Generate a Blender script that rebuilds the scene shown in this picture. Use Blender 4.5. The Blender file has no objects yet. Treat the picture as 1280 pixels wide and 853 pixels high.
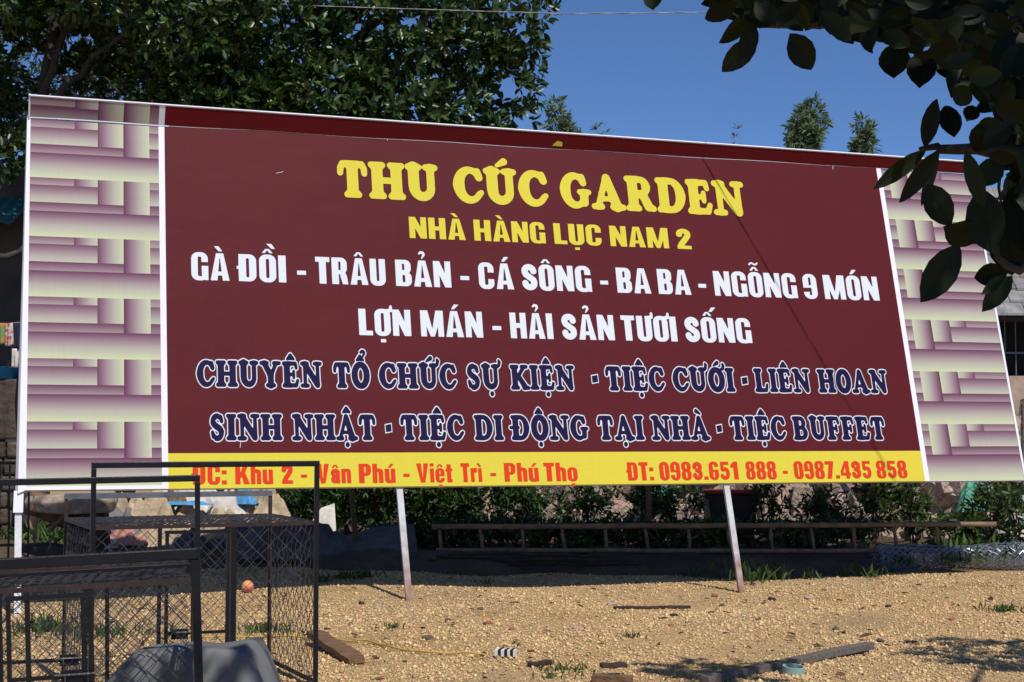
import bpy, math, random
import numpy as np
import unicodedata
from math import sin, cos, radians as R, pi
from mathutils import Vector, Matrix
from mathutils.geometry import tessellate_polygon

random.seed(7); RNG = np.random.default_rng(7)
scene = bpy.context.scene
COL = scene.collection

# ------------------------------------------------------------------ camera
F_PX, PITCH, ROLL, EYE = 1947.5, 0.0611, 0.0005, 1.6
cam = bpy.data.cameras.new('camera'); cam_o = bpy.data.objects.new('camera', cam); COL.objects.link(cam_o)
cam.sensor_width = 36; cam.lens = F_PX / 1280 * 36; cam.clip_start = 0.05; cam.clip_end = 3000
cam_o.location = (0, 0, EYE); cam_o.rotation_euler = (pi / 2 + PITCH, 0, 0)
scene.camera = cam_o
# ------------------------------------------------------------------ sky and sun
SUN_EL, SUN_AZ = R(52), R(152)           # azimuth from +Y (view direction) towards +X
w = bpy.data.worlds.new('World'); scene.world = w; w.use_nodes = True
nt = w.node_tree; nt.nodes.clear()
sky = nt.nodes.new('ShaderNodeTexSky'); sky.sky_type = 'NISHITA'; sky.sun_disc = False
sky.sun_elevation = SUN_EL; sky.sun_rotation = SUN_AZ
sky.altitude = 0; sky.air_density = 0.6; sky.dust_density = 0.0; sky.ozone_density = 10.0
bg = nt.nodes.new('ShaderNodeBackground'); bg.inputs['Strength'].default_value = 0.118
wo = nt.nodes.new('ShaderNodeOutputWorld')
nt.links.new(sky.outputs[0], bg.inputs[0]); nt.links.new(bg.outputs[0], wo.inputs[0])
sl = bpy.data.lights.new('sun', 'SUN'); so = bpy.data.objects.new('sun', sl); COL.objects.link(so)
sl.energy = 4.2; sl.angle = R(0.53); sl.color = (1, 0.95, 0.87)
SUNV = Vector((cos(SUN_EL) * sin(SUN_AZ), cos(SUN_EL) * cos(SUN_AZ), sin(SUN_EL)))
so.rotation_euler = SUNV.to_track_quat('Z', 'Y').to_euler(); so.location = (8, -14, 22)
scene.view_settings.view_transform = 'Standard'; scene.view_settings.look = 'None'
scene.view_settings.exposure = -0.05; scene.view_settings.gamma = 1.0
scene.render.engine = 'CYCLES'
scene.cycles.max_bounces = 6; scene.cycles.diffuse_bounces = 3; scene.cycles.transparent_max_bounces = 8

# ------------------------------------------------------------------ helpers
_cF = Vector((0, cos(PITCH), sin(PITCH))); _cR = Vector((1, 0, 0)); _cU = _cR.cross(_cF)
def ray(px, py): return _cF * F_PX + _cR * (px - 640) - _cU * (py - 426.5)
def at(px, py, depth):                    # point that far ahead (metres along +Y)
    d = ray(px, py); return Vector((0, 0, EYE)) + d * (depth / d.y)
def grd(px, py, z=0.0):                   # point on the ground
    d = ray(px, py); return Vector((0, 0, EYE)) + d * ((z - EYE) / d.z)

def gz(x, y):                             # gentle relief of the yard
    def ss(a, b, v):
        t = np.clip((v - a) / (b - a), 0, 1); return t * t * (3 - 2 * t)
    z = 0.09 * ss(0.5, -2.0, x) * ss(14.6, 16.6, y)
    z = z - 0.085 * np.exp(-((x - 2.4) / 1.3) ** 2 - ((y - 15.3) / 0.9) ** 2)
    z = z + 0.02 * np.sin(x * 1.3 + 1) * np.sin(y * 1.1) * np.exp(-((y - 13) / 9.0) ** 2)
    return z
def gzf(x, y): return float(gz(np.float64(x), np.float64(y)))

def tag(o, label=None, cat=None, group=None, kind=None):
    if label: o['label'] = label
    if cat: o['category'] = cat
    if group: o['group'] = group
    if kind: o['kind'] = kind
    return o
def thing(name, label, cat, loc=(0, 0, 0), rot=(0, 0, 0), group=None):
    o = bpy.data.objects.new(name, None); COL.objects.link(o)
    o.empty_display_size = 0.2; o.location = loc; o.rotation_euler = rot
    return tag(o, label, cat, group)

class MB:
    def __init__(s): s.v = []; s.f = []; s.uv = {}; s.mi = []
    def add(s, vs, fs, mi=0):
        b = len(s.v); s.v += [tuple(p) for p in vs]
        for f in fs: s.f.append(tuple(b + i for i in f)); s.mi.append(mi)
        return s
    def box(s, a, b, mi=0):
        x0, y0, z0 = a; x1, y1, z1 = b
        vs = [(x0,y0,z0),(x1,y0,z0),(x1,y1,z0),(x0,y1,z0),(x0,y0,z1),(x1,y0,z1),(x1,y1,z1),(x0,y1,z1)]
        return s.add(vs, [(0,3,2,1),(4,5,6,7),(0,1,5,4),(1,2,6,5),(2,3,7,6),(3,0,4,7)], mi)
    def bar(s, p, q, w, h=None, up=(0, 0, 1), mi=0):
        h = h or w; p = Vector(p); q = Vector(q); d = (q - p).normalized(); up = Vector(up)
        if abs(d.dot(up)) > .98: up = Vector((0, 1, 0))
        a = d.cross(up).normalized(); b = a.cross(d).normalized(); vs = []
        for c in (p, q):
            for i, j in ((-1,-1),(1,-1),(1,1),(-1,1)): vs.append(c + a * (i * w / 2) + b * (j * h / 2))
        return s.add(vs, [(0,3,2,1),(4,5,6,7),(0,1,5,4),(1,2,6,5),(2,3,7,6),(3,0,4,7)], mi)
    def tube(s, pts, rad, n=6, mi=0, cap=True):
        pts = [Vector(p) for p in pts]; m = len(pts)
        if not hasattr(rad, '__len__'): rad = [rad] * m
        ring = []; prev = None
        for i, p in enumerate(pts):
            d = (pts[min(i + 1, m - 1)] - pts[max(i - 1, 0)]).normalized()
            if prev is None:
                t = Vector((0, 0, 1)) if abs(d.z) < .9 else Vector((1, 0, 0))
                a = d.cross(t).normalized()
            else:
                a = (prev - d * prev.dot(d)).normalized()
            prev = a; b = d.cross(a)
            ring += [p + (a * cos(2 * pi * k / n) + b * sin(2 * pi * k / n)) * rad[i] for k in range(n)]
        fs = [(i*n+k, i*n+(k+1)%n, (i+1)*n+(k+1)%n, (i+1)*n+k) for i in range(m-1) for k in range(n)]
        if cap: fs += [tuple(range(n))[::-1], tuple((m-1)*n+k for k in range(n))]
        return s.add(ring, fs, mi)
    def lathe(s, prof, n=20, c=(0, 0, 0), mi=0):
        vs = []; m = len(prof)
        for r, z in prof: vs += [(c[0]+r*cos(2*pi*k/n), c[1]+r*sin(2*pi*k/n), c[2]+z) for k in range(n)]
        fs = [(i*n+k, i*n+(k+1)%n, (i+1)*n+(k+1)%n, (i+1)*n+k) for i in range(m-1) for k in range(n)]
        return s.add(vs, fs, mi)
    def grid(s, fn, nu, nv, mi=0):
        vs = [fn(i / nu, j / nv) for j in range(nv + 1) for i in range(nu + 1)]
        fs = [(j*(nu+1)+i, j*(nu+1)+i+1, (j+1)*(nu+1)+i+1, (j+1)*(nu+1)+i) for j in range(nv) for i in range(nu)]
        return s.add(vs, fs, mi)
    def build(s, name, mats, parent=None, loc=None, smooth=False, bevel=0, solid=0):
        me = bpy.data.meshes.new(name); me.from_pydata(s.v, [], s.f)
        mats = mats if isinstance(mats, (list, tuple)) else [mats]
        for m in mats: me.materials.append(m)
        if len(mats) > 1: me.polygons.foreach_set('material_index', s.mi)
        if smooth: me.polygons.foreach_set('use_smooth', [True] * len(s.f))
        o = bpy.data.objects.new(name, me); COL.objects.link(o)
        if parent: o.parent = parent
        if loc is not None: o.location = loc
        if solid:
            md = o.modifiers.new('solid', 'SOLIDIFY'); md.thickness = solid; md.offset = 0
        if bevel:
            md = o.modifiers.new('bevel', 'BEVEL'); md.width = bevel; md.segments = 2; md.limit_method = 'ANGLE'
        me.update(); return o

def np_mesh(name, V, quads, mat, parent=None, loc=None, smooth=False):
    V = np.asarray(V, np.float32).reshape(-1, 3); Q = np.asarray(quads, np.int32); k = Q.shape[1]
    me = bpy.data.meshes.new(name); me.vertices.add(len(V)); me.vertices.foreach_set('co', V.ravel())
    me.loops.add(Q.size); me.loops.foreach_set('vertex_index', Q.ravel())
    me.polygons.add(len(Q)); me.polygons.foreach_set('loop_start', np.arange(0, Q.size, k, dtype=np.int32))
    if smooth: me.polygons.foreach_set('use_smooth', np.ones(len(Q), bool))
    me.materials.append(mat); me.update(calc_edges=True)
    o = bpy.data.objects.new(name, me); COL.objects.link(o)
    if parent: o.parent = parent
    if loc is not None: o.location = loc
    return o

# ------------------------------------------------------------------ materials
def mat(name, col, rough=.6, spec=.4, metal=0.0, var=0.0, vscale=6.0, col2=None, bump=0.0, bscale=40.0,
        transl=0.0, island=0.0, stretch=None, thr=(.35, .65), coat=0.0, bdist=.02):
    m = bpy.data.materials.new(name); m.use_nodes = True; t = m.node_tree; N = t.nodes; L = t.links
    p = N['Principled BSDF']; out = N['Material Output']
    p.inputs['Roughness'].default_value = rough; p.inputs['Specular IOR Level'].default_value = spec
    p.inputs['Metallic'].default_value = metal; p.inputs['Coat Weight'].default_value = coat
    tc = N.new('ShaderNodeTexCoord'); vec = tc.outputs['Object']
    if stretch:
        mp = N.new('ShaderNodeMapping'); mp.inputs['Scale'].default_value = stretch
        L.new(vec, mp.inputs[0]); vec = mp.outputs[0]
    c_out = None
    if var or col2:
        no = N.new('ShaderNodeTexNoise'); no.inputs['Scale'].default_value = vscale
        no.inputs['Detail'].default_value = 6; no.inputs['Roughness'].default_value = .65
        L.new(vec, no.inputs['Vector'])
        rp = N.new('ShaderNodeValToRGB'); rp.color_ramp.elements[0].position = thr[0]; rp.color_ramp.elements[1].position = thr[1]
        if col2: a, b = col, col2
        else:
            a = tuple(c * (1 - var) for c in col); b = tuple(min(1, c * (1 + var)) for c in col)
        rp.color_ramp.elements[0].color = (*a, 1); rp.color_ramp.elements[1].color = (*b, 1)
        L.new(no.outputs['Fac'], rp.inputs[0]); c_out = rp.outputs[0]
    if island:
        ge = N.new('ShaderNodeNewGeometry'); hs = N.new('ShaderNodeHueSaturation')
        mr = N.new('ShaderNodeMapRange'); mr.inputs['To Min'].default_value = 1 - island; mr.inputs['To Max'].default_value = 1 + island
        L.new(ge.outputs['Random Per Island'], mr.inputs['Value']); L.new(mr.outputs[0], hs.inputs['Value'])
        m2 = N.new('ShaderNodeMath'); m2.operation = 'MULTIPLY_ADD'; m2.inputs[1].default_value = 7.31; m2.inputs[2].default_value = .3
        fr = N.new('ShaderNodeMath'); fr.operation = 'FRACT'
        L.new(ge.outputs['Random Per Island'], m2.inputs[0]); L.new(m2.outputs[0], fr.inputs[0])
        mh = N.new('ShaderNodeMapRange'); mh.inputs['To Min'].default_value = .5 - .03 * (island > 0); mh.inputs['To Max'].default_value = .525
        L.new(fr.outputs[0], mh.inputs['Value']); L.new(mh.outputs[0], hs.inputs['Hue'])
        if c_out: L.new(c_out, hs.inputs['Color'])
        else: hs.inputs['Color'].default_value = (*col, 1)
        c_out = hs.outputs[0]
    if c_out: L.new(c_out, p.inputs['Base Color'])
    else: p.inputs['Base Color'].default_value = (*col, 1)
    if bump:
        nb = N.new('ShaderNodeTexNoise'); nb.inputs['Scale'].default_value = bscale; nb.inputs['Detail'].default_value = 5
        L.new(vec, nb.inputs['Vector'])
        bp = N.new('ShaderNodeBump'); bp.inputs['Strength'].default_value = bump; bp.inputs['Distance'].default_value = bdist
        L.new(nb.outputs['Fac'], bp.inputs['Height']); L.new(bp.outputs[0], p.inputs['Normal'])
    if transl:
        tr = N.new('ShaderNodeBsdfTranslucent'); mx = N.new('ShaderNodeMixShader'); mx.inputs[0].default_value = transl
        if c_out:
            g = N.new('ShaderNodeGamma'); g.inputs[1].default_value = .85; L.new(c_out, g.inputs[0]); L.new(g.outputs[0], tr.inputs[0])
        else: tr.inputs[0].default_value = (*[c ** .85 for c in col], 1)
        L.new(p.outputs[0], mx.inputs[1]); L.new(tr.outputs[0], mx.inputs[2]); L.new(mx.outputs[0], out.inputs[0])
    return m

def banner_mat(name, col, rough=.6, spec=.10, weave=.06):
    """printed vinyl: fine woven streaks, faint soiling, slight cloth unevenness"""
    m = bpy.data.materials.new(name); m.use_nodes = True; t = m.node_tree; N = t.nodes; L = t.links
    p = N['Principled BSDF']; p.inputs['Roughness'].default_value = rough; p.inputs['Specular IOR Level'].default_value = spec
    tc = N.new('ShaderNodeTexCoord')
    def noise(sc, scale, det=4):
        mp = N.new('ShaderNodeMapping'); mp.inputs['Scale'].default_value = sc; L.new(tc.outputs['Object'], mp.inputs[0])
        n = N.new('ShaderNodeTexNoise'); n.inputs['Scale'].default_value = scale; n.inputs['Detail'].default_value = det
        L.new(mp.outputs[0], n.inputs['Vector']); return n.outputs['Fac']
    a = noise((60, 1.2, 1), 1.0); b = noise((1.2, 70, 1), 1.0); c = noise((.5, .8, 1), 1.3, 6)
    def mth(op, x, y):
        q = N.new('ShaderNodeMath'); q.operation = op
        for i, z in enumerate((x, y)):
            if isinstance(z, (int, float)): q.inputs[i].default_value = z
            else: L.new(z, q.inputs[i])
        return q.outputs[0]
    f = mth('ADD', mth('ADD', a, b), mth('MULTIPLY', c, 1.2))
    mr = N.new('ShaderNodeMapRange'); mr.inputs['From Min'].default_value = 1.0; mr.inputs['From Max'].default_value = 2.2
    mr.inputs['To Min'].default_value = 1 - weave * 2.0; mr.inputs['To Max'].default_value = 1 + weave * 2.0
    L.new(f, mr.inputs['Value'])
    hs = N.new('ShaderNodeHueSaturation')
    if isinstance(col, tuple): hs.inputs['Color'].default_value = (*col, 1)
    else: L.new(col(N, L), hs.inputs['Color'])
    L.new(mr.outputs[0], hs.inputs['Value']); L.new(hs.outputs[0], p.inputs['Base Color'])
    bp = N.new('ShaderNodeBump'); bp.inputs['Strength'].default_value = .6; bp.inputs['Distance'].default_value = .014
    L.new(noise((.55, .9, 1), 2.2, 3), bp.inputs['Height']); L.new(bp.outputs[0], p.inputs['Normal'])
    return m

M = {}
M['maroon'] = banner_mat('banner maroon vinyl', (.095, .0105, .0155), rough=.55, spec=.09)
M['maroon_sheenless'] = banner_mat('older banner maroon sheenless', (.13, .009, .012))  # redder than the main vinyl, imitates the strip's missing sheen
M['yellow'] = banner_mat('banner yellow print', (.67, .575, .055), weave=.025)
M['letter_yellow'] = banner_mat('lettering yellow', (.66, .575, .055), weave=.02)
M['letter_white'] = banner_mat('lettering white', (.68, .73, .79), weave=.02)
M['letter_red'] = banner_mat('lettering red', (.68, .045, .015), weave=.02)
M['letter_navy'] = banner_mat('lettering navy', (.010, .005, .046), weave=.03)
M['white_vinyl'] = banner_mat('white vinyl', (.78, .78, .84), weave=.02)
def _grad(N, L):
    uv = N.new('ShaderNodeUVMap'); uv.uv_map = 'UVMap'; sx = N.new('ShaderNodeSeparateXYZ'); L.new(uv.outputs[0], sx.inputs[0])
    r = N.new('ShaderNodeValToRGB'); e = r.color_ramp.elements
    e[0].position = 0; e[0].color = (.070, .016, .052, 1); e[1].position = 1; e[1].color = (.54, .60, .37, 1)
    k = e.new(.11); k.color = (.145, .055, .105, 1); k = e.new(.30); k.color = (.255, .16, .20, 1); k = e.new(.62); k.color = (.41, .38, .34, 1)
    L.new(sx.outputs[0], r.inputs[0]); return r.outputs[0]
M['pattern'] = banner_mat('printed weave pattern', _grad, weave=.03)
M['steel_white'] = mat('white painted steel', (.62, .63, .66), rough=.45, var=.12, vscale=8)
def _rusty():
    m = mat('white steel post rusting at the foot', (.55, .56, .58), rough=.5, var=.12, vscale=8); t = m.node_tree; N = t.nodes; L = t.links; p = N['Principled BSDF']
    src = p.inputs['Base Color'].links[0].from_socket; tc = N.new('ShaderNodeTexCoord'); sx = N.new('ShaderNodeSeparateXYZ'); L.new(tc.outputs['Object'], sx.inputs[0])
    no = N.new('ShaderNodeTexNoise'); no.inputs['Scale'].default_value = 9; no.inputs['Detail'].default_value = 7; L.new(tc.outputs['Object'], no.inputs['Vector'])
    ma = N.new('ShaderNodeMath'); ma.operation = 'MULTIPLY_ADD'; ma.inputs[1].default_value = 1.1; L.new(no.outputs['Fac'], ma.inputs[0]); L.new(sx.outputs['Y'], ma.inputs[2])
    mr = N.new('ShaderNodeMapRange'); mr.inputs['From Min'].default_value = .12; mr.inputs['From Max'].default_value = -.62; L.new(ma.outputs[0], mr.inputs['Value'])
    mx = N.new('ShaderNodeMix'); mx.data_type = 'RGBA'; mx.inputs[7].default_value = (.27, .13, .085, 1); L.new(mr.outputs[0], mx.inputs[0]); L.new(src, mx.inputs[6]); L.new(mx.outputs[2], p.inputs['Base Color']); return m
M['post_paint'] = _rusty()
M['steel_rust'] = mat('galvanised steel rusting at the foot', (.50, .50, .52), rough=.5, metal=.2, col2=(.25, .13, .08), vscale=5, thr=(.5, .75))
M['black_steel'] = mat('black painted steel', (.006, .006, .008), rough=.42, spec=.35, var=.3, vscale=9, bump=.12, bscale=60)
M['rust_steel'] = mat('rusty dark steel', (.05, .022, .015), rough=.6, col2=(.015, .012, .012), vscale=14)
M['wire'] = mat('dark fence wire', (.13, .13, .135), rough=.34, metal=.8, var=.4, vscale=15)
M['wire_grey'] = mat('grey fence wire', (.22, .21, .2), rough=.45, metal=.6, var=.3, vscale=15)
M['steel_grey'] = mat('bare grey steel', (.14, .15, .17), rough=.45, metal=.3, var=.25, vscale=8)
M['wire_bright'] = mat('galvanised wire', (.50, .53, .60), rough=.3, metal=.8, var=.2, vscale=12)
M['tarp'] = mat('grey tarpaulin', (.16, .165, .17), rough=.75, spec=.25, var=.2, vscale=3, bump=.25, bscale=5, bdist=.03)
M['tarp_dark'] = mat('dusty dark tarpaulin', (.075, .077, .085), rough=.55, spec=.35, var=.4, vscale=4, bump=.6, bscale=6, bdist=.05)
M['cloth_tan'] = mat('tan sacking', (.44, .34, .23), rough=.9, var=.35, vscale=5, bump=.6, bscale=9, bdist=.04)
M['cloth_white'] = mat('dirty white sheet', (.58, .55, .5), rough=.8, var=.25, vscale=5, bump=.5, bscale=8, bdist=.04)
M['cloth_blue'] = mat('blue plastic', (.08, .28, .55), rough=.45, var=.2, vscale=6)
M['cloth_pink'] = mat('faded pink sack', (.45, .2, .17), rough=.85, var=.25)
M['slab'] = mat('weathered grey sheet', (.10, .10, .10), rough=.85, var=.3, vscale=5, bump=.3, bscale=20)
M['wood'] = mat('sawn brown wood', (.24, .13, .065), rough=.8, col2=(.10, .055, .03), vscale=5, stretch=(1, 8, 8), bump=.3, bscale=12)
M['wood_dark'] = mat('wet dark wood', (.05, .028, .02), rough=.8, var=.4, vscale=6, bump=.3, bscale=14)
M['wood_grey'] = mat('weathered grey timber', (.13, .11, .095), rough=.85, var=.35, vscale=6, stretch=(1, 8, 8), bump=.3, bscale=12)
M['bamboo'] = mat('dry bamboo', (.20, .135, .08), rough=.65, var=.35, vscale=7, bump=.2, bscale=30)
M['bark'] = mat('grey bark', (.062, .055, .046), rough=.95, col2=(.022, .019, .016), vscale=7, stretch=(1, 1, .3), bump=.8, bscale=14, bdist=.03)
M['log'] = mat('peeling brown log', (.22, .14, .09), rough=.9, col2=(.09, .06, .04), vscale=6, bump=.7, bscale=12)
M['leaf'] = mat('glossy dark leaf', (.040, .076, .015), rough=.36, spec=.5, island=.55, transl=.18)
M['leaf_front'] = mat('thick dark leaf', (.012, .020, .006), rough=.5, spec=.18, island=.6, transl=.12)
M['leaf_fine'] = mat('fine olive leaf', (.05, .085, .02), rough=.5, spec=.35, island=.5, transl=.3)
M['leaf_shrub'] = mat('shrub leaf', (.030, .070, .014), rough=.5, spec=.35, island=.5, transl=.3)
M['leaf_euc'] = mat('grey green leaf', (.11, .165, .075), rough=.55, spec=.3, island=.45, transl=.3)
M['grass'] = mat('grass blade', (.075, .13, .03), rough=.6, island=.5, transl=.25)
M['stone'] = mat('rough pale stone', (.50, .40, .33), rough=.95, col2=(.24, .18, .15), vscale=5, bump=.8, bscale=9, bdist=.05, island=.25)
M['wallstone'] = mat('brown wall stone', (.13, .10, .075), rough=.95, col2=(.06, .045, .035), vscale=6, bump=.8, bscale=12, bdist=.04, island=.3)
M['plaster'] = mat('pinkish plaster', (.42, .30, .24), rough=.95, var=.2, vscale=3, bump=.3, bscale=14)
M['plaster_dark'] = mat('old dark plaster', (.07, .065, .06), rough=.95, var=.25, vscale=2)
M['tile'] = mat('grey roof tile', (.27, .27, .265), rough=.9, col2=(.14, .14, .14), vscale=4, bump=.5, bscale=12, island=.22)
M['teal'] = mat('teal painted sheet', (.035, .15, .14), rough=.5, var=.2, vscale=4)
M['void'] = mat('dark interior', (.012, .012, .013), rough=.9)
M['basin'] = mat('blue plastic basin', (.03, .28, .66), rough=.35)
M['hose'] = mat('yellow hose', (.50, .33, .06), rough=.6)
M['tape'] = mat('mint tape roll', (.26, .42, .37), rough=.6)
M['orange'] = mat('orange rubber', (.72, .36, .12), rough=.6, col2=(.66, .17, .17), vscale=9, thr=(.48, .52))
M['red'] = mat('red plastic lid', (.24, .022, .02), rough=.5)
M['bin'] = mat('dark plastic bin', (.02, .02, .02), rough=.6)
M['greenbag'] = mat('sea green bag', (.12, .42, .30), rough=.7, var=.25, vscale=5, bump=.5, bscale=7, bdist=.04)
M['brick'] = mat('broken red brick', (.30, .11, .06), rough=.95, var=.3, vscale=9, bump=.4, bscale=20)
M['plastic_bw'] = mat('white plastic strip', (.7, .7, .68), rough=.5)
M['black_plastic'] = mat('black plastic', (.015, .015, .015), rough=.5)
M['cable'] = mat('pale twisted cable', (.42, .40, .38), rough=.6, var=.2, vscale=20)
M['garment_red'] = mat('red garment', (.42, .06, .05), rough=.9, col2=(.6, .55, .5), vscale=14, thr=(.45, .55))
M['garment_orange'] = mat('orange green garment', (.5, .22, .05), rough=.9, col2=(.1, .3, .12), vscale=9, thr=(.4, .6))
M['garment_navy'] = mat('navy garment', (.02, .022, .06), rough=.9, var=.2)
M['pebble'] = mat('yellow pebble', (.62, .435, .22), rough=.9, spec=.2, island=.42)

def ground_mat():
    m = bpy.data.materials.new('gravelly yellow earth'); m.use_nodes = True; t = m.node_tree; N = t.nodes; L = t.links
    p = N['Principled BSDF']; p.inputs['Roughness'].default_value = .95; p.inputs['Specular IOR Level'].default_value = .2
    tc = N.new('ShaderNodeTexCoord'); v = tc.outputs['Object']
    def noise(s, d=6, r=.6):
        n = N.new('ShaderNodeTexNoise'); n.inputs['Scale'].default_value = s; n.inputs['Detail'].default_value = d
        n.inputs['Roughness'].default_value = r; L.new(v, n.inputs['Vector']); return n.outputs['Fac']
    def ramp(f, stops):
        r = N.new('ShaderNodeValToRGB'); e = r.color_ramp.elements
        while len(e) < len(stops): e.new(.5)
        for k, (q, c) in enumerate(stops): e[k].position = q; e[k].color = (*c, 1)
        L.new(f, r.inputs[0]); return r.outputs[0]
    big = ramp(noise(.55, 5), [(.3, (.44, .31, .165)), (.5, (.58, .40, .20)), (.7, (.47, .30, .135))])
    vo = N.new('ShaderNodeTexVoronoi'); vo.inputs['Scale'].default_value = 42; L.new(v, vo.inputs['Vector'])
    fine = ramp(vo.outputs['Color'], [(0, (.5, .5, .5)), (.45, (.95, .93, .9)), (1, (1.35, 1.3, 1.2))])
    mx = N.new('ShaderNodeMix'); mx.data_type = 'RGBA'; mx.blend_type = 'MULTIPLY'; mx.inputs[0].default_value = .75
    L.new(big, mx.inputs[6]); L.new(fine, mx.inputs[7])
    # darker soil patches and reddish clay smears
    dk = ramp(noise(1.1, 8, .68), [(.56, (0, 0, 0)), (.68, (1, 1, 1))])
    m3 = N.new('ShaderNodeMix'); m3.data_type = 'RGBA'; m3.inputs[7].default_value = (.24, .125, .06, 1)
    q = N.new('ShaderNodeMath'); q.operation = 'MULTIPLY'; q.inputs[1].default_value = .6; L.new(dk, q.inputs[0]); L.new(q.outputs[0], m3.inputs[0])
    L.new(mx.outputs[2], m3.inputs[6]); L.new(m3.outputs[2], p.inputs['Base Color'])
    # the strip darkened for shade behind the sign is a separate mesh
    ad = N.new('ShaderNodeMath'); ad.operation = 'ADD'
    m4 = N.new('ShaderNodeMath'); m4.operation = 'MULTIPLY'; m4.inputs[1].default_value = .6
    L.new(vo.outputs['Distance'], m4.inputs[0]); L.new(m4.outputs[0], ad.inputs[0]); L.new(noise(9, 6), ad.inputs[1])
    bp = N.new('ShaderNodeBump'); bp.inputs['Strength'].default_value = .9; bp.inputs['Distance'].default_value = .05
    L.new(ad.outputs[0], bp.inputs['Height']); L.new(bp.outputs[0], p.inputs['Normal'])
    return m
M['litter'] = mat('dry brown leaf', (.13, .07, .035), rough=.85, island=.7)
M['ground'] = ground_mat()
M['soil'] = mat('earth darkened for shade', (.06, .04, .027), rough=1, col2=(.13, .085, .052), vscale=3, bump=.9, bscale=10, bdist=.06)  # shade behind the sign is put into this dark colour

# ------------------------------------------------------------------ ground
def ground():
    xs = np.unique(np.concatenate([np.linspace(-400, -14, 8), np.linspace(-14, 14, 113), np.linspace(14, 400, 8)]))
    ys = np.unique(np.concatenate([np.linspace(-60, 3, 6), np.linspace(3, 30, 109), np.linspace(30, 900, 10)]))
    X, Y = np.meshgrid(xs, ys); Z = gz(X, Y)
    V = np.stack([X, Y, Z], -1).reshape(-1, 3); n = len(xs)
    q = [(j*n+i, j*n+i+1, (j+1)*n+i+1, (j+1)*n+i) for j in range(len(ys)-1) for i in range(n-1)]
    o = np_mesh('ground', V, q, M['ground'], smooth=True); tag(o, kind='structure')
    # raised strip along the back fence, its dark colour stands in for shade
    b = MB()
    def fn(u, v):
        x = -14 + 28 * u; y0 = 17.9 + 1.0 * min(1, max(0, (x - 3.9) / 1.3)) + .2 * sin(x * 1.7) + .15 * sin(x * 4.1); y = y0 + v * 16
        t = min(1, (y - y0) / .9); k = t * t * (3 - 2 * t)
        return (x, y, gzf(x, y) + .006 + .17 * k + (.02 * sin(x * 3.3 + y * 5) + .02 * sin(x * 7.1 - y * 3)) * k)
    b.grid(fn, 200, 110); tag(b.build('shade_strip', M['soil'], smooth=True), kind='structure')
ground()

# ------------------------------------------------------------------ billboard
BU = Vector((0.95141671, 0.30790622, 0)); BV = Vector((-0.07584874, 0.23436928, 0.9691842)).normalized(); BN = BU.cross(BV).normalized()
BP = Vector((-4.47567078, 14.28792151, 1.1083209)); BW, BH, PW, YB = 10.7957, 3.7411, 1.2825, 0.3421
BM = Matrix(((BU.x, BV.x, BN.x, BP.x), (BU.y, BV.y, BN.y, BP.y), (BU.z, BV.z, BN.z, BP.z), (0, 0, 0, 1))); BMi = BM.inverted()
def bs(px, py):                          # where on the sign a sight line lands
    d = ray(px, py); C = Vector((0, 0, EYE)); t = (BP - C).dot(BN) / d.dot(BN); q = BMi @ (C + d * t); return q.x, q.y

# --- letter shapes: signed distance fields turned into outlines
GS = 0.0125
_gx = np.arange(-.30, 1.45, GS); _gy = np.arange(-.42, 1.62, GS); GX, GY = np.meshgrid(_gx, _gy)
def rr(x0, y0, x1, y1, r=0.0):
    r = min(r, (x1-x0)/2, (y1-y0)/2)
    qx = np.abs(GX-(x0+x1)/2)-(x1-x0)/2+r; qy = np.abs(GY-(y0+y1)/2)-(y1-y0)/2+r
    return np.hypot(np.maximum(qx, 0), np.maximum(qy, 0)) + np.minimum(np.maximum(qx, qy), 0) - r
def bx(x0, y0, x1, y1): return rr(x0, y0, x1, y1, 0)
def poly(*pts):
    P = list(pts); A = sum(P[i][0]*P[(i+1)%len(P)][1]-P[(i+1)%len(P)][0]*P[i][1] for i in range(len(P)))
    if A < 0: P = P[::-1]
    d = np.full_like(GX, -9)
    for i in range(len(P)):
        (ax, ay), (b_x, by) = P[i], P[(i+1)%len(P)]; ex, ey = b_x-ax, by-ay; l = math.hypot(ex, ey)
        d = np.maximum(d, ((GX-ax)*ey-(GY-ay)*ex)/l)
    return d
def path(pts, rad):
    if not hasattr(rad, '__len__'): rad = [rad]*len(pts)
    d = np.full_like(GX, 9)
    for i in range(len(pts)-1):
        (ax, ay), (b_x, by) = pts[i], pts[i+1]; ex, ey = b_x-ax, by-ay
        t = np.clip(((GX-ax)*ex+(GY-ay)*ey)/max(ex*ex+ey*ey, 1e-9), 0, 1)
        d = np.minimum(d, np.hypot(GX-ax-t*ex, GY-ay-t*ey)-(rad[i]+(rad[i+1]-rad[i])*t))
    return d
def arc(cx, cy, rx, ry, a0, a1, n=18): return [(cx+rx*cos(R(a0+(a1-a0)*i/n)), cy+ry*sin(R(a0+(a1-a0)*i/n))) for i in range(n+1)]
def lerp(*v, n=19):                      # radius list along an arc
    return list(np.interp(np.linspace(0, 1, n), np.linspace(0, 1, len(v)), v))
def un(*d):
    r = d[0]
    for k in d[1:]: r = np.minimum(r, k)
    return r
def cut(a, *b):
    for k in b: a = np.maximum(a, -k)
    return a
def sun_(k, *d):                         # smooth union
    r = d[0]
    for q in d[1:]:
        h = np.clip(.5+.5*(q-r)/k, 0, 1); r = q+(r-q)*h-k*h*(1-h)
    return r
SANS = {}
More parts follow.
